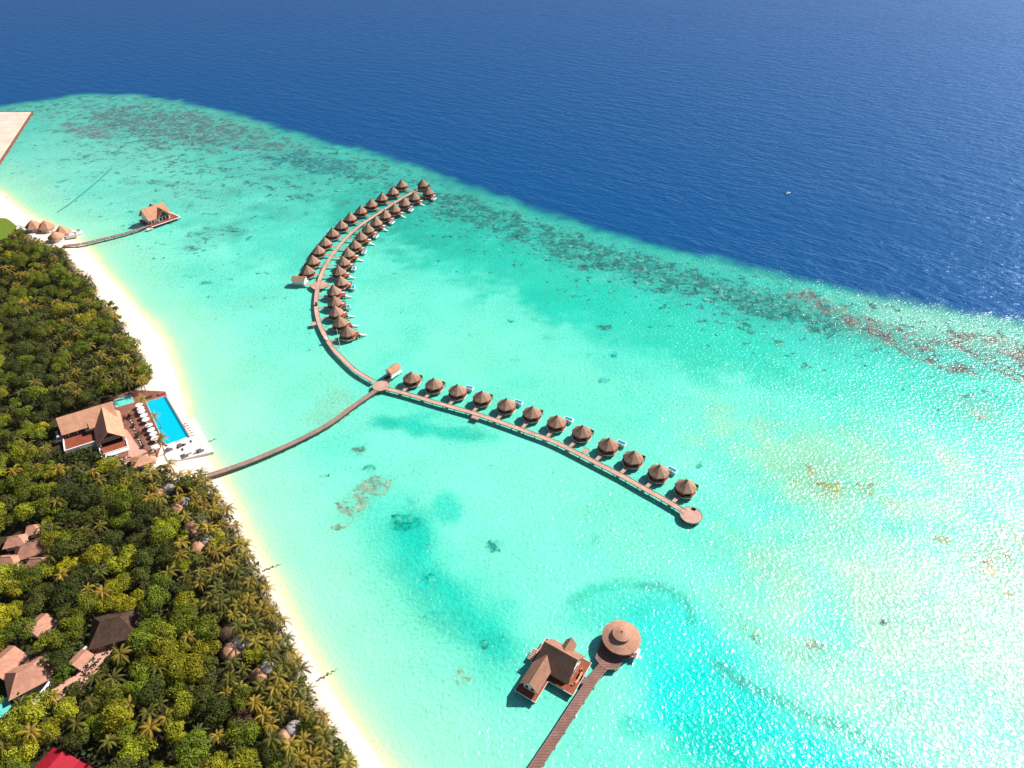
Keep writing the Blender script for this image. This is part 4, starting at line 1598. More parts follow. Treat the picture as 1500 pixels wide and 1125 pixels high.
for i in range(6):
    q = (822 + i * 17, 512 + i * 30)
    p = at(*e8(*q), GZ + .42)
    lounger(f'white sun lounger along the pool wall of the pale deck, {ORD[i]} from the beach', (p.x, p.y, GZ + .43), prz + .1, 'white_cloth', 'white loungers along the pool wall')
# sofas and planters along the restaurant forecourt
def planter(label, q, r):
    p = at(*e8(*q), DZ)
    t = thing('planter', label, 'planter', (p.x, p.y, DZ), 0, 'shrub planters beside the forecourt')
    mb = MB()
    mb.lathe([(0, 0), (r * .7, 0), (r * .8, .5), (0, .5)], 10)
    mb.build('pot', M['stone'], t)
    return t, r


PLANTERS = [planter(f'{ORD[i]} shrub planter from the wading pool beside the restaurant forecourt', q, 1.25) for i, q in enumerate([(88, 445), (145, 562), (198, 690), (266, 826)])]
for i, q in enumerate([(110, 495), (125, 520), (158, 605), (180, 650), (215, 735), (228, 765), (238, 795)]):
    p = at(*e8(*q), DZ)
    t = thing('sofa', f'{ORD[i]} dark sofa from the wading pool, between the forecourt planters', 'sofa', (p.x, p.y, DZ), prz + PI, 'dark sofas beside the forecourt')
    mb = MB()
    mb.box((0, 0, .3), (.9, 1.6, .36))
    mb.box((-.4, 0, .62), (.2, 1.6, .5))
    mb.build('frame', M['dark'], t)
    mb = MB()
    mb.box((.08, 0, .54), (.7, 1.3, .12))
    mb.build('cushion', M['metal'], t)
for lab, q, m_ in (('dark daybed on the deck at the beach end of the big pool', (338, 190), 'dark'), ('pink daybed on the deck at the beach corner of the big pool', (487, 150), 'pink_cloth')):
    p = at(*e8(*q), GZ + .33)
    t = thing('daybed', lab, 'daybed', (p.x, p.y, GZ + .33), prz + PI / 2)
    mb = MB()
    mb.box((0, 0, .25), (1.6, 2.9, .3))
    mb.build('base', M['wood_wall'], t)
    mb = MB()
    mb.box((0, 0, .5), (1.4, 2.6, .2))
    mb.box((0, 1.2, .72), (1.4, .3, .3))
    mb.build('cushion', M[m_], t)
# low brown hip-roofed bar at the landward corner of the deck
def hip_house(name, label, cat, px, py, L, W, wall, rise, rz, roofmat, wallmat='plaster', z0=GZ, ridge=.45, win=True):
    p = at(px, py, z0 + wall + rise)
    t = thing(name, label, cat, (p.x, p.y, z0), rz)
    mb = MB()
    mb.box((0, 0, wall / 2 - .3), (L - 1.6, W - 1.6, wall + .6))
    mb.build('wall', M[wallmat], t)
    h, w, r = L / 2, W / 2, L / 2 * ridge
    ze, zt = wall - .25, wall + rise
    mb = MB()
    mb.slab([(-h, -w, ze), (h, -w, ze), (r, 0, zt), (-r, 0, zt)], .2)
    mb.slab([(h, w, ze), (-h, w, ze), (-r, 0, zt), (r, 0, zt)], .2)
    mb.tri_slab([(h, -w, ze), (h, w, ze), (r, 0, zt)], .2)
    mb.tri_slab([(-h, w, ze), (-h, -w, ze), (-r, 0, zt)], .2)
    rf = mb.build('roof', M[roofmat], t)
    cp = MB()
    cp.tube([(-r, 0, zt + .02), (r, 0, zt + .02)], .16, 6)
    cp.build('ridge_cap', M[roofmat], rf)
    if win:
        for x in (-.25, .25):
            window(t, (x * L, -(W - 1.6) / 2 - .03, wall * .5), -PI / 2, 1.4, 1.4)
        window(t, ((L - 1.6) / 2 + .03, 0, wall * .5), 0, 1.2, 1.9, 'door', bars=0)
    return t


hip_house('bar', 'low brown hipped bar at the landward corner of the pool deck', 'bar', 208, 668, 11, 9, 2.6, 1.9, rz, 'thatch_pale', 'plaster', ridge=.2)

# ------------------------------------------------------------------ huts and houses on the island
def cone_hut(name, label, px, py, r, wall, rise, n, roofmat, cap=None, group=None, z0=GZ, cat='hut', a0=.3):
    p = at(px, py, z0 + wall + rise)
    t = thing(name, label, cat, (p.x, p.y, z0), 0, group)
    mb = MB()
    mb.lathe([(r * .8, -.4), (r * .8, wall + .3)], n, a0)
    mb.build('wall', M['plaster'], t)
    mb = MB()
    mb.lathe([(0, wall + .3), (r - .1, wall - .25), (r, wall), (r * .55, wall + rise * .52), (r * .12, wall + rise * .95), (0, wall + rise)], n, a0)
    mb.build('roof', M[roofmat], t, n > 12)
    window(t, (r * .8 * math.cos(-PI / 2), -r * .8 - .02 if n > 12 else -r * .78, wall * .5), -PI / 2, 1.1, 1.9, 'door', bars=0)
    window(t, (r * .8 * math.cos(-.4), r * .8 * math.sin(-.4), wall * .55), -.4, 1.3, 1.2)
    if cap:
        mb = MB()
        q = cap
        mb.lathe([(q * 1.02, wall + .2), (q, wall + .9), (q * .8, wall + 1.7), (q * .45, wall + 2.2), (0, wall + 2.35)], 18, 0, (r * .75, r * .75))
        mb.build('bath_dome', M['grey_dome'], t, True)
    return t


def h1(x, y):
    return x / 10.714, 280 + y / 10.714


g1 = 'thatched huts on the beach by the jetty'
cone_hut('beach_hut', 'thatched beach hut peak farthest from the jetty, by the lawn', *h1(490, 455), 7.0, 3.0, 5.4, 6, 'thatch_pale', None, g1)
cone_hut('beach_hut', 'thatched beach hut with a dark fold, second from the lawn', *h1(692, 460), 7.0, 3.0, 5.2, 6, 'thatch_pale', None, g1, a0=.1)
cone_hut('beach_hut', 'pointed thatched hut nearest the water behind the white jetty terrace', *h1(945, 540), 6.6, 3.0, 5.4, 6, 'thatch_pale', None, g1, a0=.5)
cone_hut('beach_hut', 'round domed thatched hut nearest the jetty foot', *h1(845, 635), 6.0, 3.0, 4.2, 24, 'thatch_pale', None, g1)
p = at(*h1(1060, 690), GZ + 1.2)
t = thing('terrace', 'white walled terrace with an arched edge beside the jetty foot', 'terrace', (p.x, p.y, GZ), R(30))
mb = MB()
mb.box((0, 0, .5), (13, 9, .9))
mb.build('floor', M['white_deck'], t)
mb = MB()
mb.box((0, -4.4, 1.4), (13, .3, 1.9))
mb.box((6.4, 0, 1.4), (.3, 8.4, 1.9))
mb.lathe([(3.2, -.6), (3.2, 1.6), (2.9, 1.6), (2.9, -.6)], 20, 0, (7.0, 4.6))
mb.build('wall', M['white'], t)
window(t, (-2.0, -4.56, 1.3), -PI / 2, 1.6, 1.5, 'door', bars=1)


def h7(x, y):
    return x / 4.017, 680 + y / 4.017


g2 = 'thatched huts with bath domes along the beach'
for i, (q, r, cp) in enumerate([((935, 150), 3.6, 2.6), ((1030, 232), 3.6, 2.6), ((1118, 350), 4.2, 2.7), ((1155, 462), 3.8, 2.6)]):
    cone_hut('forest_hut', f'{ORD[i]} domed thatched hut from the shore walkway, half hidden among trees behind the beach', *h7(*q), r, 2.6, 2.6, 20, 'thatch_pale', cp, g2)
for lab, px, py, r, cp in (('thatched hut with a large grey bath dome deep among the beach palms', 336, 948, 4.0, 3.2),
                           ('thatched hut with a pale dome, between the grey bath dome and the stake groyne', 376, 984, 3.4, 2.6),
                           ('dark thatched hut half under palms at the lower forest edge', 348, 1050, 4.2, None),
                           ('pale domed hut closest to the lower beach, ringed by palms', 415, 1074, 3.2, 2.8),
                           ('dark thatched hut in the gap between yellow trees and beach palms', 328, 922, 4.0, None),
                           ('small pale hut showing through palms above the dark gap', 305, 830, 3.0, None)):
    cone_hut('forest_hut', lab, px, py, r, 2.6, 2.4, 20, 'thatch_dark' if 'dark' in lab else 'thatch_pale', cp, g2)
g3 = 'brown roofed cottages in the inland clearing'
for lab, px, py, L_, W_, rz_, m_ in (('large dark brown hipped cottage in the middle of the inland clearing', 41, 797, 12, 10, .5, 'roof_house'),
                                      ('small pale roofed cottage at the back of the inland clearing', 44, 770, 6, 6, .4, 'roof_pink'),
                                      ('pale roofed cottage west of the large dark brown one', 19, 786, 9, 7, .3, 'roof_pink'),
                                      ('low pink roofed cottage at the picture edge of the inland clearing', 8, 816, 9, 7, .1, 'roof_pink'),
                                      ('pink roofed cottage in front of the large dark brown one', 52, 818, 10, 6, .1, 'roof_pink'),
                                      ('tiny brown roof alone among trees beyond the inland clearing', 103, 838, 5, 4, .6, 'roof_house'),
                                      ('small tan roof poking out of the trees north of the restaurant', 152, 558, 5, 4, .2, 'roof_pink')):
    o = hip_house('cottage', lab, 'cottage', px, py, L_, W_, 2.8, 2.6, rz_, m_)
    o['group'] = g3 if 'clearing' in lab or 'large dark' in lab else 'lone roofs among the trees'


def h8(x, y):
    return x / 4.1667, 880 + y / 4.1667


def gable_house(name, label, a_, b_, W_, rise, wall, roofmat, z0=GZ, wallmat='plaster'):
    zr_ = z0 + wall + rise
    A_, B_ = at(*a_, zr_), at(*b_, zr_)
    c_, d_ = (A_ + B_) / 2, B_ - A_
    L_ = math.hypot(d_.x, d_.y)
    t = thing(name, label, 'house', (c_.x, c_.y, z0), math.atan2(d_.y, d_.x))
    mb = MB()
    gable_walls(mb, 0, 0, L_ - .8, W_ - 1.4, -.5, wall, rise * .86, 0)
    mb.build('wall', M[wallmat], t)
    mb = MB()
    gable(mb, 0, 0, L_, W_, wall, rise, 0, .22)
    mb.build('roof', M[roofmat], t)
    for s in (-1, 1):
        window(t, (s * L_ * .2, -(W_ - 1.4) / 2 - .03, wall * .5), -PI / 2, 1.4, 1.5)
    return t


gable_house('villa_house', 'pink gabled house half hidden above the big dark bushes', h8(172, 180), h8(285, 75), 9, 2.6, 3.0, 'roof_pink')
gable_house('villa_house', 'pink roofed house at the picture edge, behind the long white wall', h8(-70, 420), h8(90, 275), 11, 3.0, 3.0, 'roof_pink')
hip_house('villa_house', 'large pink hipped house touching the long white wall', 'house', *h8(150, 412), 15, 13, 3.2, 4.0, R(38), 'roof_pink', ridge=.35)
gable_house('villa_house', 'narrow pink annex at the top end of the long white wall', h8(440, 392), h8(530, 300), 6.5, 1.2, 2.6, 'roof_pink')
hip_house('hall', 'big dark brown thatched hall in the middle of the lower forest', 'hall', *h8(672, 112), 17, 15, 3.4, 4.6, R(20), 'thatch_dark', 'wood_wall', ridge=.4)
# long white boundary wall
P = [at(*h8(*q), GZ + 2.6) for q in ((528, 278), (405, 400), (350, 430), (190, 640), (60, 782), (-60, 900))]
t = thing('boundary_wall', 'long white garden wall running past the pink roofed houses', 'wall', (P[0].x, P[0].y, GZ))
mb = MB()
for a_, b_ in zip(P, P[1:]):
    d_ = b_ - a_
    m_ = (a_ + b_) / 2 - P[0]
    mb.box((m_.x, m_.y, 1.0), (d_.length - .05, .6, 3.0), math.atan2(d_.y, d_.x))
mb.build('wall', M['white'], t)
mb = MB()
for a_, b_ in zip(P, P[1:]):
    d_ = b_ - a_
    m_ = (a_ + b_) / 2 - P[0]
    mb.box((m_.x, m_.y, 2.58), (d_.length - .05, .8, .15), math.atan2(d_.y, d_.x))
mb.build('coping', M['white'], t)
flat('courtyard', [(300, 470), (440, 470), (560, 330), (720, 250), (600, 420), (480, 560), (420, 640), (330, 650)], GZ - .5, GZ + .25, 'paving', kind='structure', fn=h8)
flat('garden_pond', [(170, 400), (260, 400), (270, 430), (180, 440)], GZ - .4, GZ + .3, 'villa_pool', 'small blue garden pool between the pink roofs', 'pool', fn=h8)
flat('garden_pond', [(-40, 590), (60, 590), (70, 700), (-40, 720)], GZ - .4, GZ + .3, 'kids_pool', 'pale blue garden pool at the picture edge beside the pink hipped house', 'pool', fn=h8)
# red tent roof at the bottom edge
zr = GZ + 5.6
A, B = at(*h8(385, 912), zr), at(*h8(150, 1180), zr)
c, d = (A + B) / 2, B - A
t = thing('tent', 'red pitched canopy roof at the bottom edge among the palms', 'tent', (c.x, c.y, GZ), math.atan2(d.y, d.x))
Lt = math.hypot(d.x, d.y)
mb = MB()
gable(mb, 0, 0, Lt, 11.5, 3.0, 2.3, 0, .12)
mb.slab([(-Lt / 2, 5.7, 2.96), (Lt / 2, 5.7, 2.96), (Lt / 2, 16, 2.5), (-Lt / 2, 16, 2.5)][::-1][::-1], .1)
mb.build('canopy', M['red_roof'], t)
for x in (-.45, 0, .45):
    for y in (-5.2, 5.2, 15.4):
        mb = MB()
        mb.tube([(x * Lt, y, -.3), (x * Lt, y, 2.9 if y < 10 else 2.45)], .09, 6)
        mb.build('pole', M['metal'], t)
# grey flat roof corner in front of the tent
mb = MB()
q = at(*h8(340, 1010), GZ + 3)

# ------------------------------------------------------------------ harbour fill in the far corner, pipe, groynes, mast, boat
hp = [(-90, 163.5), (47, 163.5), (40, 174), (2, 232), (-14, 255), (-90, 262)]
M['fill'] = noisy('sand_fill', (.80, .64, .56), (.60, .42, .33), .06, .95, 7)
flat('sandbank', hp, -1.0, 1.3, 'fill', kind='structure')
P = [at(*q, 1.6) for q in [(-90, 163.2), (47.6, 163.2), (40.4, 174.5), (2.2, 233), (-14, 256)]]
t = thing('sea_wall', 'rusty brown sea wall round the pale sand fill in the far corner', 'wall', (P[1].x, P[1].y, 0))
mb = MB()
for i, (a_, b_) in enumerate(zip(P, P[1:])):
    d_ = b_ - a_
    m_ = (a_ + b_) / 2 - P[1]
    mb.box((m_.x, m_.y, .3 + .01 * i), (d_.length + .8, 1.5, 2.8), math.atan2(d_.y, d_.x))
mb.build('wall', M['rust_wall'], t)
mb = MB()
for i, (a_, b_) in enumerate(zip(P, P[1:])):
    n_ = int((b_ - a_).length / 1.6)
    for k in range(n_):
        q = a_.lerp(b_, (k + random.random() * .6) / n_) - P[1]
        s_ = random.uniform(.5, 1.1)
        mb.box((q.x + random.uniform(-.5, .5) + .6, q.y - .7, .2), (s_ * 1.4, s_, s_ * 1.2), random.random() * 3)
mb.build('rock_armour', M['stone'], t)
P = [at(x, y, .06) for x, y in [(84, 311), (98, 302), (110, 293), (126, 280), (146, 263), (164, 246)]]
mb = MB()
mb.tube([p - P[0] for p in P], .45, 8)
M['pipe'] = noisy('pipe_rubber', (.01, .12, .12), (.02, .17, .16), .5, .6)
tag(mb.build('pipe', M['pipe'], None, False, P[0]), 'thin dark pipe lying across the shallow lagoon near the beach huts', 'pipe')


def groyne(label, a_, b_):
    A_, B_ = at(*a_, .2), at(*b_, .2)
    t = thing('groyne', label, 'groyne', (A_.x, A_.y, 0))
    n_ = int((B_ - A_).length / .45)
    mb = MB()
    rr_ = random.Random(3)
    for k in range(n_):
        q = (B_ - A_) * (k / n_)
        f = 1 - k / n_ * .6
        hgt = rr_.uniform(.1, .5) * f
        mb.box((q.x + rr_.uniform(-.35, .35), q.y + rr_.uniform(-.35, .35), hgt / 2 - .1), (rr_.uniform(.3, 1.1) * f, rr_.uniform(.25, .6) * f, hgt + .3), rr_.random() * 3)
    mb.build('stakes', M['stone'], t)


groyne('short brown stake groyne reaching from the lower beach into the shallows', (464, 997), (496, 979))
groyne('short brown stake groyne on the beach below the row of domed huts', (385, 836), (414, 825))
groyne('tiny stake groyne in the shallows off the pale sun deck', (302, 648), (318, 642))
p = at(498, 508, 0)
t = thing('mast', 'thin pale mast standing in the water beside the last inner villa', 'mast', (p.x, p.y, 0))
mb = MB()
mb.tube([(0, 0, -1), (0, 0, 13)], [.16, .09], 6)
mb.build('pole', M['white'], t)
mb = MB()
mb.lathe([(0, -.5), (.5, -.5), (.5, .5), (0, .6)], 10)
mb.build('base', M['white'], t)
p = at(1154.5, 283.5, 0)
t = thing('motor_boat', 'tiny white motor boat alone on the open blue sea', 'boat', (p.x, p.y, 0), R(25))
mb = MB()
for x0, x1, w0, w1 in ((-2.4, 1.0, .85, .85), (1.0, 2.6, .85, .08)):
    mb.hexa([(x0, -w0 * .7, -.2), (x1, -w1 * .7, -.2), (x1, w1 * .7, -.2), (x0, w0 * .7, -.2), (x0, -w0, .6), (x1, -w1, .75), (x1, w1, .75), (x0, w0, .6)])
mb.build('hull', M['white'], t)
mb = MB()
mb.box((0, 0, 1.0), (1.1, 1.1, .7))
mb.build('cabin', M['white'], t)
mb = MB()
mb.box((-2.6, 0, .6), (.4, .4, .8))
mb.build('outboard', M['dark'], t)

# ------------------------------------------------------------------ trees
def finish_foliage(o, tones):
    at_ = o.data.attributes.new('tone', 'FLOAT', 'FACE')
    at_.data.foreach_set('value', np.asarray(tones, np.float32))


def crown_mesh(seed, R0, Hc, n_leaf, flat_=.75, leaf=.62):
    """crown of many leaf clumps spread over uneven lobes; origin at trunk base, crown centre at height Hc"""
    r_ = np.random.default_rng(seed)
    lobes = []
    for k in range(r_.integers(15, 22)):
        a = r_.uniform(0, 2 * PI)
        d = R0 * math.sqrt(r_.uniform(0, 1)) * .68
        lobes.append((d * math.cos(a), d * math.sin(a), Hc + R0 * flat_ * r_.uniform(-.25, .42) * (1 - (d / R0) ** 2), R0 * r_.uniform(.20, .40)))
    mb = MB()
    tones = []
    wts = np.array([l[3] ** 2 for l in lobes])
    wts /= wts.sum()
    ltone = r_.uniform(-.3, .3, len(lobes))
    while len(tones) < n_leaf:
        li = r_.choice(len(lobes), p=wts)
        lx, ly, lz, lr = lobes[li]
        v = r_.normal(size=3)
        v /= np.linalg.norm(v)
        if v[2] < -.35:
            continue
        q = np.array((lx, ly, lz)) + v * lr * r_.uniform(.70, 1.22) * np.array((1, 1, .85))
        # not buried deep in another lobe
        if any(np.linalg.norm(q - np.array(l[:3])) < l[3] * .62 for j, l in enumerate(lobes) if j != li):
            continue
        nrm = v + r_.normal(size=3) * .45 + np.array((0, 0, .25))
        nrm /= np.linalg.norm(nrm)
        u = np.cross(nrm, r_.normal(size=3))
        u /= np.linalg.norm(u)
        w = np.cross(nrm, u)
        s = leaf * r_.uniform(.55, 1.25)
        s2 = s * r_.uniform(.5, .9)
        mb.poly([q - u * s * .5, q - w * s2 * .5 - nrm * .08 * s, q + u * s * .5, q + w * s2 * .5 - nrm * .08 * s])
        tones.append(.5 + ltone[li] + r_.uniform(-.22, .22))
    return mb, tones


def limb_trunk(seed, Hc, R0):
    r_ = random.Random(seed)
    mb = MB()
    mb.tube([(0, 0, -.6), (.1, .05, Hc * .35), (.05, .15, Hc * .7)], [.34, .26, .2], 8)
    for k in range(5):
        a = k * 2 * PI / 5 + r_.random()
        d = R0 * r_.uniform(.45, .7)
        mb.tube([(.08, .1, Hc * r_.uniform(.4, .62)), (d * .5 * math.cos(a), d * .5 * math.sin(a), Hc * .85), (d * math.cos(a), d * math.sin(a), Hc + r_.uniform(0, .8))], [.16, .1, .05], 5)
    return mb


def palm_crown(seed, L0=3.9, n=19):
    r_ = random.Random(seed)
    mb = MB()
    tones = []
    for k in range(n):
        a = k * 2.39996 + r_.uniform(-.25, .25)
        lvl = k / (n - 1)
        e0 = R(68) - lvl * R(88) + r_.uniform(-.12, .12)      # young fronds stand up, old ones hang
        L = L0 * r_.uniform(.82, 1.1) * (.78 + .3 * min(1, lvl * 2))
        ca, sa = math.cos(a), math.sin(a)
        p, e = np.array((0., 0., 0.)), e0
        pts = [p.copy()]
        seg = 9
        for s in range(seg):
            step = L / seg
            p = p + step * np.array((math.cos(e) * ca, math.cos(e) * sa, math.sin(e)))
            e -= R(9) + R(5) * s / seg + r_.uniform(0, .04)
            pts.append(p.copy())
        tone = r_.uniform(.25, .85) if lvl < .75 else r_.uniform(.5, 1.0)
        side = np.array((-sa, ca, 0))
        tw = r_.uniform(-.3, .3)
        for s in range(seg):
            t0 = s / seg
            # rachis
            w = .07 * (1 - t0) + .02
            mb.poly([pts[s] - side * w, pts[s] + side * w, pts[s + 1] + side * w * .8, pts[s + 1] - side * w * .8])
            tones.append(min(1.1, tone + .3))
            for sub in (0.0, .5):
                tt = (s + sub) / seg
                if tt < .08:
                    continue
                b0 = pts[s] + (pts[s + 1] - pts[s]) * sub
                dirv = (pts[s + 1] - pts[s]) / np.linalg.norm(pts[s + 1] - pts[s])
                ll = (.66 * math.sin(PI * min(1, .15 + tt * .85)) ** .7 + .10)
                for sg in (-1, 1):
                    out_ = side * sg * .75 + dirv * .75 + np.array((0, 0, -.28 + sg * tw))
                    out_ = out_ / np.linalg.norm(out_) * ll
                    wv = dirv * .10
                    tip = b0 + out_ + np.array((0, 0, -.12 * ll))
                    mb.poly([b0 - wv, b0 + wv, tip + wv * .3, tip - wv * .3])
                    tones.append(tone + r_.uniform(-.12, .12))
    return mb, tones


def palm_trunk(Hp, lean):
    mb = MB()
    pts, rad = [], []
    for k in range(7):
        s = k / 6
        pts.append((lean * s * s, 0, -.5 + (Hp + .5) * s))
        rad.append(.26 - .12 * s + (.08 if k == 0 else 0))
    mb.tube(pts, rad, 7)
    return mb


CROWNS, TRUNKS, PCROWNS, PTRUNKS = [], [], [], []
SHAPES = [(3.0, 4.6), (4.2, 5.4), (5.2, 6.2), (6.2, 6.8), (7.2, 7.2), (3.4, 5.2), (5.7, 6.4), (4.7, 5.6)]
for i, (r0, hc) in enumerate(SHAPES):
    mb, tn = crown_mesh(100 + i, r0, hc, int(170 * r0 ** 1.45))
    o = mb.build('crown', M['leaf'])
    finish_foliage(o, tn)
    CROWNS.append(o.data)
    bpy.data.objects.remove(o)
    o = limb_trunk(i, hc, r0).build('trunk', M['bark'], None, True)
    TRUNKS.append(o.data)
    bpy.data.objects.remove(o)
for i in range(6):
    mb, tn = palm_crown(40 + i, 4.5 + .2 * (i % 3), 15 + i % 4)
    o = mb.build('crown', M['frond'])
    finish_foliage(o, tn)
    PCROWNS.append(o.data)
    bpy.data.objects.remove(o)
PH = [(7.5, .5), (9.0, 1.1), (10.0, 1.8), (8.3, .9)]
for hp_, ln in PH:
    o = palm_trunk(hp_, ln).build('trunk', M['bark'], None, True)
    PTRUNKS.append(o.data)
    bpy.data.objects.remove(o)

N_TREE = {'palm': 0, 'broad': 0}


def zone(px, py):
    if py < 470:
        return 'on the stretch nearest the thatched beach huts'
    if py < 600:
        return 'just beyond the wading pool and restaurant'
    if py < 720:
        return 'around the restaurant and pool deck'
    if py < 850:
        return 'between restaurant and inland clearing'
    if py < 965:
        return 'around the big dark thatched hall'
    return 'beside or below the long white wall'


def colour(kind, r_):
    if kind == 'yellow':
        c = (.265, .270, .010)
    elif kind == 'mid':
        c = (.145, .180, .009)
    elif kind == 'dark':
        c = (.072, .088, .010)
    else:
        c = (.26, .195, .024) if r_.random() < .6 else (.11, .11, .016)
    k = r_.uniform(.75, 1.25)
    h = r_.uniform(-.12, .12)
    return (c[0] * k * (1 + h), c[1] * k, c[2] * k * (1 - h), 1)


def ground_z(x, y):
    i, j = int(round((x + 560) / 1.6)), int(round((y + 40) / 1.6))
    i, j = min(max(i, 0), ISH[0] - 1), min(max(j, 0), ISH[1] - 1)
    return float(IZ[i * ISH[1] + j])


def put_palm(px, py, r_, fringe=False, zc=None, label=None, group=None, zbase=None):
    k = r_.randrange(4)
    hp_, ln = PH[k]
    s = r_.uniform(.82, 1.15)
    p = at(px, py, GZ + hp_ * s)
    rz_ = r_.uniform(-.9, .9) if fringe else r_.uniform(-PI, PI)
    bx, by = p.x - ln * s * math.cos(rz_), p.y - ln * s * math.sin(rz_)
    z = zbase if zbase is not None else ground_z(bx, by)
    where = 'along the beach edge' if fringe else 'inside the forest'
    t = thing('coconut_palm', label or f'coconut palm {where} {zone(px, py)}', 'palm', (bx, by, z), rz_, group or f'palms {where} {zone(px, py)}')
    t.scale = (s, s, s)
    tr = bpy.data.objects.new('trunk', PTRUNKS[k])
    cr = bpy.data.objects.new('crown', PCROWNS[r_.randrange(6)])
    for o in (tr, cr):
        COL.objects.link(o)
        o.parent = t
    cr.location = (ln, 0, hp_)
    cr.rotation_euler = (r_.uniform(-.12, .12), r_.uniform(-.05, .25), r_.uniform(0, 2 * PI))
    cr.color = colour('palm', r_)
    if not label:
        tone = 'golden' if cr.color[0] > .12 else 'dark green'
        t['label'] = f'{tone} coconut palm {where} {zone(px, py)}'
        t['group'] = f'{tone} palms {where} {zone(px, py)}'
    N_TREE['palm'] += 1


TONE_WORD = {'yellow': 'yellow green', 'mid': 'fresh green', 'dark': 'dark green'}


def BIG(r0):
    return 'wide crowned' if r0 > 5.4 else 'small' if r0 < 3.9 else 'medium sized'


def put_broad(px, py, r_, kind, size):
    r0, hc = SHAPES[size]
    s = r_.uniform(.85, 1.15)
    p = at(px, py, GZ + hc * s)
    t = thing('broadleaf_tree', f'{BIG(r0)} {TONE_WORD[kind]} broadleaf tree {zone(px, py)}', 'tree', (p.x, p.y, ground_z(p.x, p.y)), r_.uniform(0, 2 * PI), f'{BIG(r0)} {TONE_WORD[kind]} trees {zone(px, py)}')
    t.scale = (s, s, s * r_.uniform(.9, 1.2))
    tr = bpy.data.objects.new('trunk', TRUNKS[size])
    cr = bpy.data.objects.new('crown', CROWNS[size])
    for o in (tr, cr):
        COL.objects.link(o)
        o.parent = t
    cr.color = colour(kind, r_)
    N_TREE['broad'] += 1
    return r0 * s


# where roofs, decks and clearings stay open to the sky (survey outlines)
OPEN = [
    [(66, 640), (80, 606), (162, 578), (190, 566), (250, 568), (318, 662), (258, 690), (206, 688), (190, 668), (150, 666), (112, 670), (72, 656)],
    [(-40, 352), (6, 350), (24, 334), (12, 316), (-40, 314)],
    [(36, 322), (66, 318), (90, 326), (114, 338), (100, 362), (70, 356), (58, 345), (36, 342)],
    [(38, 912), (70, 894), (84, 902), (84, 922), (52, 936)],
    [(-10, 960), (22, 944), (44, 958), (76, 985), (52, 1015), (-10, 1012)],
    [(0, 1005), (18, 1005), (18, 1050), (0, 1055)],
    [(96, 978), (126, 944), (134, 960), (120, 985), (104, 1002), (84, 1018)],
    [(136, 918), (165, 900), (182, 905), (182, 930), (165, 940), (140, 968), (133, 940)],
    [(46, 1112), (72, 1092), (95, 1098), (140, 1112), (150, 1130), (44, 1130)],
    [(6, 778), (40, 766), (54, 788), (66, 818), (40, 826), (-10, 824), (-10, 810)],
    [(226, 710), (250, 708), (250, 724), (228, 726)], [(250, 734), (274, 732), (274, 746), (252, 748)], [(268, 758), (293, 756), (292, 784), (268, 784)], [(280, 788), (306, 786), (305, 804), (282, 804)],
    [(316, 940), (352, 936), (360, 960), (318, 968)], [(364, 974), (390, 970), (388, 992), (366, 994)], [(404, 1066), (428, 1064), (426, 1084), (404, 1086)],
    [(340, 1044), (364, 1040), (364, 1058), (340, 1060)], [(322, 912), (336, 905), (340, 926), (324, 932)],
    [(225, 1075), (240, 1072), (246, 1100), (228, 1105)],
]


def in_poly(x, y, poly):
    r, n = False, len(poly)
    for i in range(n):
        x0, y0 = poly[i]
        x1, y1 = poly[(i + 1) % n]
        if (y0 > y) != (y1 > y) and x < (x1 - x0) * (y - y0) / (y1 - y0) + x0:
            r = not r
    return r


def seg_d(x, y, poly, closed=True):
    best = 1e9
    n = len(poly)
    for i in range(n if closed else n - 1):
        x0, y0 = poly[i]
        x1, y1 = poly[(i + 1) % n]
        dx, dy = x1 - x0, y1 - y0
        t = max(0, min(1, ((x - x0) * dx + (y - y0) * dy) / (dx * dx + dy * dy + 1e-9)))
        best = min(best, math.hypot(x - x0 - t * dx, y - y0 - t * dy))
    return best


EDGE_N = [(30, 330), (62, 352), (92, 362), (112, 392), (132, 402), (150, 440), (172, 460), (186, 486), (204, 508), (217, 538), (214, 560), (190, 572)]
EDGE_S = [(255, 694), (300, 694), (330, 735), (352, 778), (378, 826), (404, 880), (424, 935), (445, 985), (476, 1040), (505, 1095), (535, 1150)]
TREE_PX = [(-34, 336), (20, 334), (38, 345), (70, 360), (92, 366), (108, 392), (128, 404), (146, 440), (168, 462), (182, 488), (200, 510), (213, 538), (210, 558), (185, 570), (-34, 600),
           (-34, 700), (60, 672), (112, 686), (190, 682), (205, 690), (258, 694), (300, 697), (326, 738), (348, 780), (374, 828), (400, 882),
           (420, 937), (441, 987), (472, 1042), (501, 1097), (525, 1140), (-34, 1140)]
TREE_PX2 = [(-34, 590), (72, 606), (68, 640), (76, 664), (-34, 700)]
rt = random.Random(21)
placed = []


def px_per_m(py):
    return CS * (py + 199) / H


def free(px, py, rad, gap):
    s = px_per_m(py)
    for (x, y, r) in placed:
        if abs(x - px) < 60 and abs(y - py) < 60:
            if math.hypot(x - px, (y - py) * 1.25) < (r + rad) * gap * s:
                return False
    return True


def open_clear(px, py, rad):
    m = rad * px_per_m(py)
    for poly in OPEN:
        if in_poly(px, py, poly):
            return False
        if abs(poly[0][0] - px) < 330 and seg_d(px, py, poly) < m * .62:
            return False
    return True


for k_ in range(9, 14):
    cx_ = sum(q[0] for q in OPEN[k_]) / len(OPEN[k_])
    cy_ = sum(q[1] for q in OPEN[k_]) / len(OPEN[k_])
    if k_ > 9:
        OPEN[k_] = [(cx_ + (x - cx_) * .6, cy_ + (y - cy_) * .6) for x, y in OPEN[k_]]


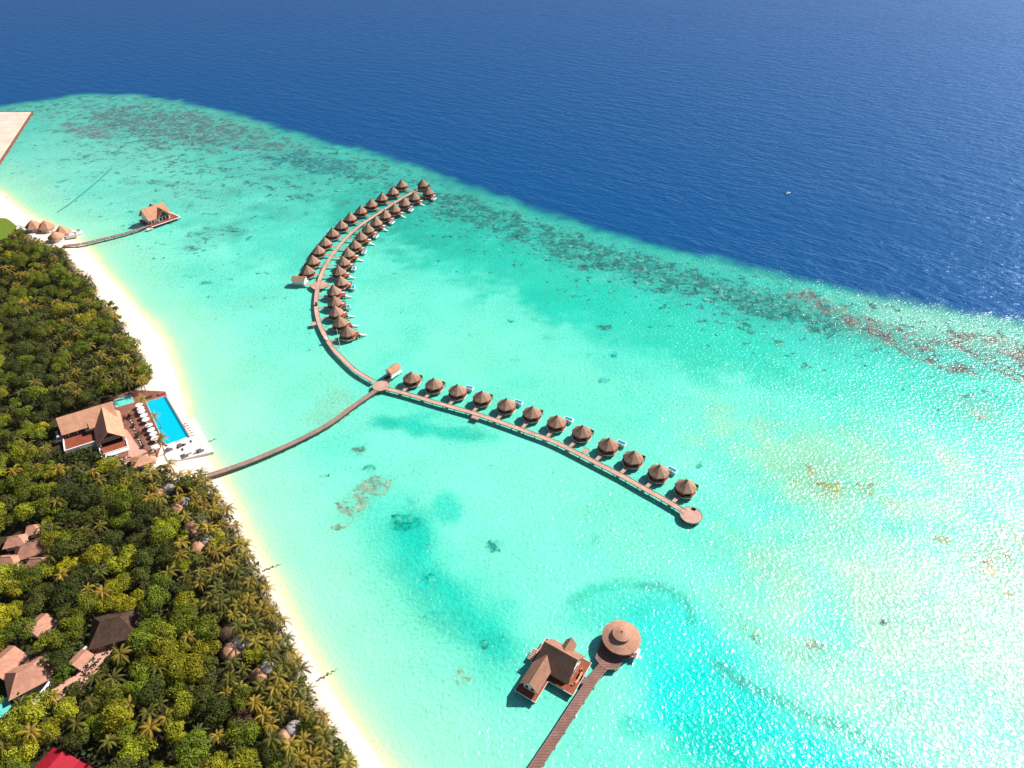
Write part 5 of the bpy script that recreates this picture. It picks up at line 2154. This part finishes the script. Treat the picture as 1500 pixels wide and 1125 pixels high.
# palms that can be told apart in the photograph
for px, py in [(231, 978), (166, 994), (138, 993), (78, 1020), (132, 1026), (190, 1032), (216, 1044), (112, 1060), (158, 1086), (220, 1066), (244, 1052), (290, 1072),
               (318, 1078), (346, 1094), (176, 958), (275, 932), (336, 994), (6, 1094), (44, 1072), (28, 1034), (146, 702), (204, 698), (186, 668 + 34), (146, 770), (62, 772), (78, 772),
               (120, 780), (145, 838), (272, 845), (128, 862), (150, 866), (90, 842), (74, 815), (246, 838), (280, 936), (348, 885), (330, 1015), (232, 704), (318, 728), (312, 745),
               (290, 700), (50, 560), (20, 690), (52, 670 + 14), (26, 640), (14, 600), (165, 556), (110, 545), (30, 575)]:
    if not free(px, py, 2.6, .5):
        continue
    put_palm(px, py, rt)
    placed.append((px, py, 2.8))
for px, py, size, kind in [(159, 682, 2, 'yellow'), (55, 640, 1, 'mid'), (58, 612, 1, 'dark'), (62, 668, 5, 'mid'), (96, 692, 5, 'yellow'), (128, 700, 1, 'mid'), (174, 700, 1, 'dark'), (240, 690, 1, 'dark'),
                           (192, 703, 5, 'mid'), (74, 695, 1, 'yellow'), (76, 598, 2, 'dark'), (105, 588, 2, 'dark'), (130, 578, 2, 'dark'), (150, 565, 2, 'yellow'), (110, 892 + 30, 3, 'mid'), (75, 942, 3, 'mid'), (100, 930, 3, 'mid')]:
    put_broad(px, py, rt, kind, size)
    placed.append((px, py, SHAPES[size][0]))
for px, py in [(66, 655), (84, 686), (112, 683), (136, 692), (218, 684), (248, 680), (40, 652)]:
    put_palm(px, py, rt)
    placed.append((px, py, 2.4))
# palms at the pool
for (q, w) in (((225, 215), 'beach end'), ((390, 420), 'middle'), ((485, 700), 'near end')):
    px, py = e8(*q)
    put_palm(px, py, rt, False, None, f'lone coconut palm at the {w} of the parasol row by the pool', 'palms beside the swimming pool', GZ + .2)
# palm fringe along both beaches
for edge, inset, cnt in ((EDGE_N, 120, 105), (EDGE_S, 105, 132)):
    n = tries = 0
    while n < cnt and tries < 12000:
        tries += 1
        k = rt.randrange(len(edge) - 1)
        f = rt.random()
        (x0, y0), (x1, y1) = edge[k], edge[k + 1]
        dd = abs(rt.random() ** 1.2) * inset
        if dd > inset:
            continue
        px, py = x0 + (x1 - x0) * f - dd - 3, y0 + (y1 - y0) * f + rt.uniform(-4, 4)
        if py > 1150 or px < -20:
            continue
        if not free(px, py, 2.0, .70 + .2 * dd / inset) or not open_clear(px, py, 2.0):
            continue
        put_palm(px, py, rt, True)
        placed.append((px, py, 2.0))
        n += 1
# broadleaf trees and inner palms fill the rest, big ones first
for size, cnt in ((4, 44), (3, 52), (6, 50), (2, 50), (7, 44), (1, 36), (5, 24)):
    n = tries = 0
    r0 = SHAPES[size][0]
    while n < cnt and tries < 20000 and N_TREE['broad'] < 300:
        tries += 1
        P_ = (rt.uniform(-540, 0), rt.uniform(85, 640))
        px, py = project(P_[0], P_[1], 7.0)
        if not (-34 < px < 520 and 330 < py < 1142):
            continue
        if py > 620 and size in (4,) and rt.random() < .6:
            continue
        if not (in_poly(px, py, TREE_PX) or in_poly(px, py, TREE_PX2)):
            continue
        ed = min(seg_d(px, py, EDGE_N, False), seg_d(px, py, EDGE_S, False))
        if ed < r0 * px_per_m(py) * .9 and rt.random() < .9:
            continue
        if not free(px, py, r0, .66) or not open_clear(px, py, r0):
            continue
        nz_ = float(value_noise(np.array([px * 1.0]), np.array([py * 1.0]), 60, 77)[0])
        u = rt.random() * .6 + nz_ * .5
        if py < 600:
            kind = 'dark' if u < .44 else 'mid' if u < .78 else 'yellow'
        else:
            kind = 'dark' if u < .38 else 'mid' if u < .64 else 'yellow'
        put_broad(px, py, rt, kind, size)
        placed.append((px, py, r0))
        n += 1
n = tries = 0
while N_TREE['palm'] < 300 and tries < 9000:
    tries += 1
    py = 335 + (1140 - 335) * rt.random()
    px = rt.uniform(-30, 500)
    if not (in_poly(px, py, TREE_PX) or in_poly(px, py, TREE_PX2)) or not free(px, py, 2.2, .62) or not open_clear(px, py, 2.6):
        continue
    put_palm(px, py, rt)
    placed.append((px, py, 2.2))
print('trees', N_TREE)

# undergrowth: one mass of leaf clumps over the forest floor
mb = MB()
tn = []
ru = np.random.default_rng(5)
cnt = 0
op_w = OPEN
fx0, fx1 = forest_w[:, 0].min(), 20
while cnt < 48000:
    qx, qy = project(ru.uniform(-540, 0), ru.uniform(60, 640), 3.0)
    if not in_poly(qx, qy, FOREST_PX):
        continue
    hgt = ru.uniform(.2, 4.0)
    if not open_clear(qx, qy, .3):
        continue
    p = at(qx, qy, GZ + hgt)
    q = np.array(p)
    nrm = ru.normal(size=3) * .5 + np.array((0, 0, 1))
    nrm /= np.linalg.norm(nrm)
    u = np.cross(nrm, ru.normal(size=3))
    u /= np.linalg.norm(u)
    w = np.cross(nrm, u)
    s = ru.uniform(.8, 2.0)
    mb.poly([q - u * s * .5, q - w * s * .35, q + u * s * .5, q + w * s * .35])
    tn.append(ru.uniform(.2, .8))
    cnt += 1
ug = mb.build('undergrowth', M['leaf'])
finish_foliage(ug, tn)
ug.color = (.040, .058, .010, 1)
tag(ug, 'low green undergrowth between the forest trunks', 'undergrowth', None, 'stuff')
# shrubs in the planters, a clipped hedge by the white wall, bushes on the beach edge
mb, tn = crown_mesh(300, 1.3, 1.1, 260, .8, .42)
o = mb.build('foliage', M['leaf'])
finish_foliage(o, tn)
SHRUB = o.data
bpy.data.objects.remove(o)
for t, r in PLANTERS:
    o = bpy.data.objects.new('foliage', SHRUB)
    COL.objects.link(o)
    o.parent = t
    o.location = (0, 0, .1)
    o.color = (.10, .12, .02, 1)


def bush(label, px, py, r, col, group=None, name='bush'):
    p = at(px, py, GZ + r * .6)
    o = bpy.data.objects.new(name, SHRUB)
    COL.objects.link(o)
    o.location = (p.x, p.y, ground_z(p.x, p.y) - .2)
    o.scale = (r / 1.3, r / 1.3, r / 1.3)
    o.rotation_euler = (0, 0, px)
    o.color = (*col, 1)
    tag(o, label, 'bush', group)


for i, (px, py, r) in enumerate([(163, 446, 3.0), (168, 454, 3.4), (173, 466, 3.0), (183, 492, 3.0), (214, 540, 3.2), (219, 547, 3.0), (218, 556, 2.6), (204, 560, 3.2), (192, 563, 3.4), (178, 566, 3.2), (168, 570, 3.0)]):
    bush('bright green rounded bush on the sandy forest edge north of the wading pool', px, py, r, (.10, .14, .008), 'bright bushes along the far beach')
for i, (x, y, r) in enumerate([(330, 470, 2.6), (355, 455, 2.8), (385, 440, 3.0), (415, 425, 3.0), (445, 415, 2.6), (350, 490, 2.4), (400, 460, 2.4)]):
    bush('bright green clipped bush along the long white wall', *h8(x, y), r, (.09, .15, .008), 'clipped bushes along the white wall')
for x, y, r in [(76, 650, 2.2), (84, 664, 2.4), (92, 674, 2.6), (104, 678, 2.6), (114, 676, 2.4), (125, 672, 2.4), (136, 668, 2.6), (147, 669, 3.0), (168, 680, 2.2), (70, 640, 2.2), (72, 628, 2.4), (98, 669, 2.2), (107, 667, 2.4), (116, 664, 2.4), (124, 661, 2.2), (131, 658, 2.0), (112, 671, 2.4), (122, 668, 2.4)]:
    bush('dark green shrub hugging the white terrace walls of the restaurant', x, y, r, (.06, .075, .01), 'shrubs along the restaurant walls')
for i, (x, y) in enumerate([(505, 1105), (515, 1120), (497, 1092), (372, 1060), (384, 1072), (350, 940)]):
    bush('yellow green bush at the lower beach edge', x, y, 2.6, (.13, .15, .01), 'bushes at the lower beach edge')

# ------------------------------------------------------------------ sea air: an even, thin haze over everything
mb = MB()
mb.box((0, 8000, 150), (40000, 40000, 320))
m = bpy.data.materials.new('sea_haze')
m.use_nodes = True
nt = m.node_tree
nt.nodes.remove(nt.nodes['Principled BSDF'])
pv = nt.nodes.new('ShaderNodeVolumePrincipled')
pv.inputs['Color'].default_value = (.95, .82, 1, 1)
pv.inputs['Density'].default_value = .00008
pv.inputs['Anisotropy'].default_value = .85
nt.links.new(pv.outputs[0], nt.nodes['Material Output'].inputs['Volume'])
hz = mb.build('haze', m)
tag(hz, kind='stuff')

# ------------------------------------------------------------------ light, sky, camera
SUN_EL, SUN_AZ = R(44), R(62)       # azimuth clockwise from +Y (straight ahead) towards +X
world = bpy.data.worlds.new('World')
scene.world = world
world.use_nodes = True
nt = world.node_tree
sky = nt.nodes.new('ShaderNodeTexSky')
sky.sky_type = 'NISHITA'
sky.sun_disc = False
sky.sun_elevation = SUN_EL
sky.sun_rotation = SUN_AZ
sky.air_density = 1.0
sky.dust_density = .6
sky.ozone_density = 1.0
bg = nt.nodes['Background']
bg.inputs['Strength'].default_value = .05
nt.links.new(sky.outputs['Color'], bg.inputs['Color'])
sd = bpy.data.lights.new('sun', 'SUN')
sd.energy = 5.0
sd.angle = R(.55)
sd.color = (1.0, .93, .84)
so = bpy.data.objects.new('sun', sd)
COL.objects.link(so)
to_sun = Vector((math.sin(SUN_AZ) * math.cos(SUN_EL), math.cos(SUN_AZ) * math.cos(SUN_EL), math.sin(SUN_EL)))
so.rotation_euler = to_sun.to_track_quat('Z', 'Y').to_euler()

cd = bpy.data.cameras.new('camera')
cd.sensor_width = 36
cd.lens = 24
cd.clip_start, cd.clip_end = 1, 100000
co = bpy.data.objects.new('camera', cd)
COL.objects.link(co)
co.location = (0, 0, H)
co.rotation_euler = (PI / 2 - PITCH, 0, 0)
scene.camera = co
scene.view_settings.view_transform = 'Standard'
scene.view_settings.look = 'None'
scene.view_settings.exposure = .62
scene.view_settings.gamma = 1
scene.render.resolution_x, scene.render.resolution_y = 1024, 768
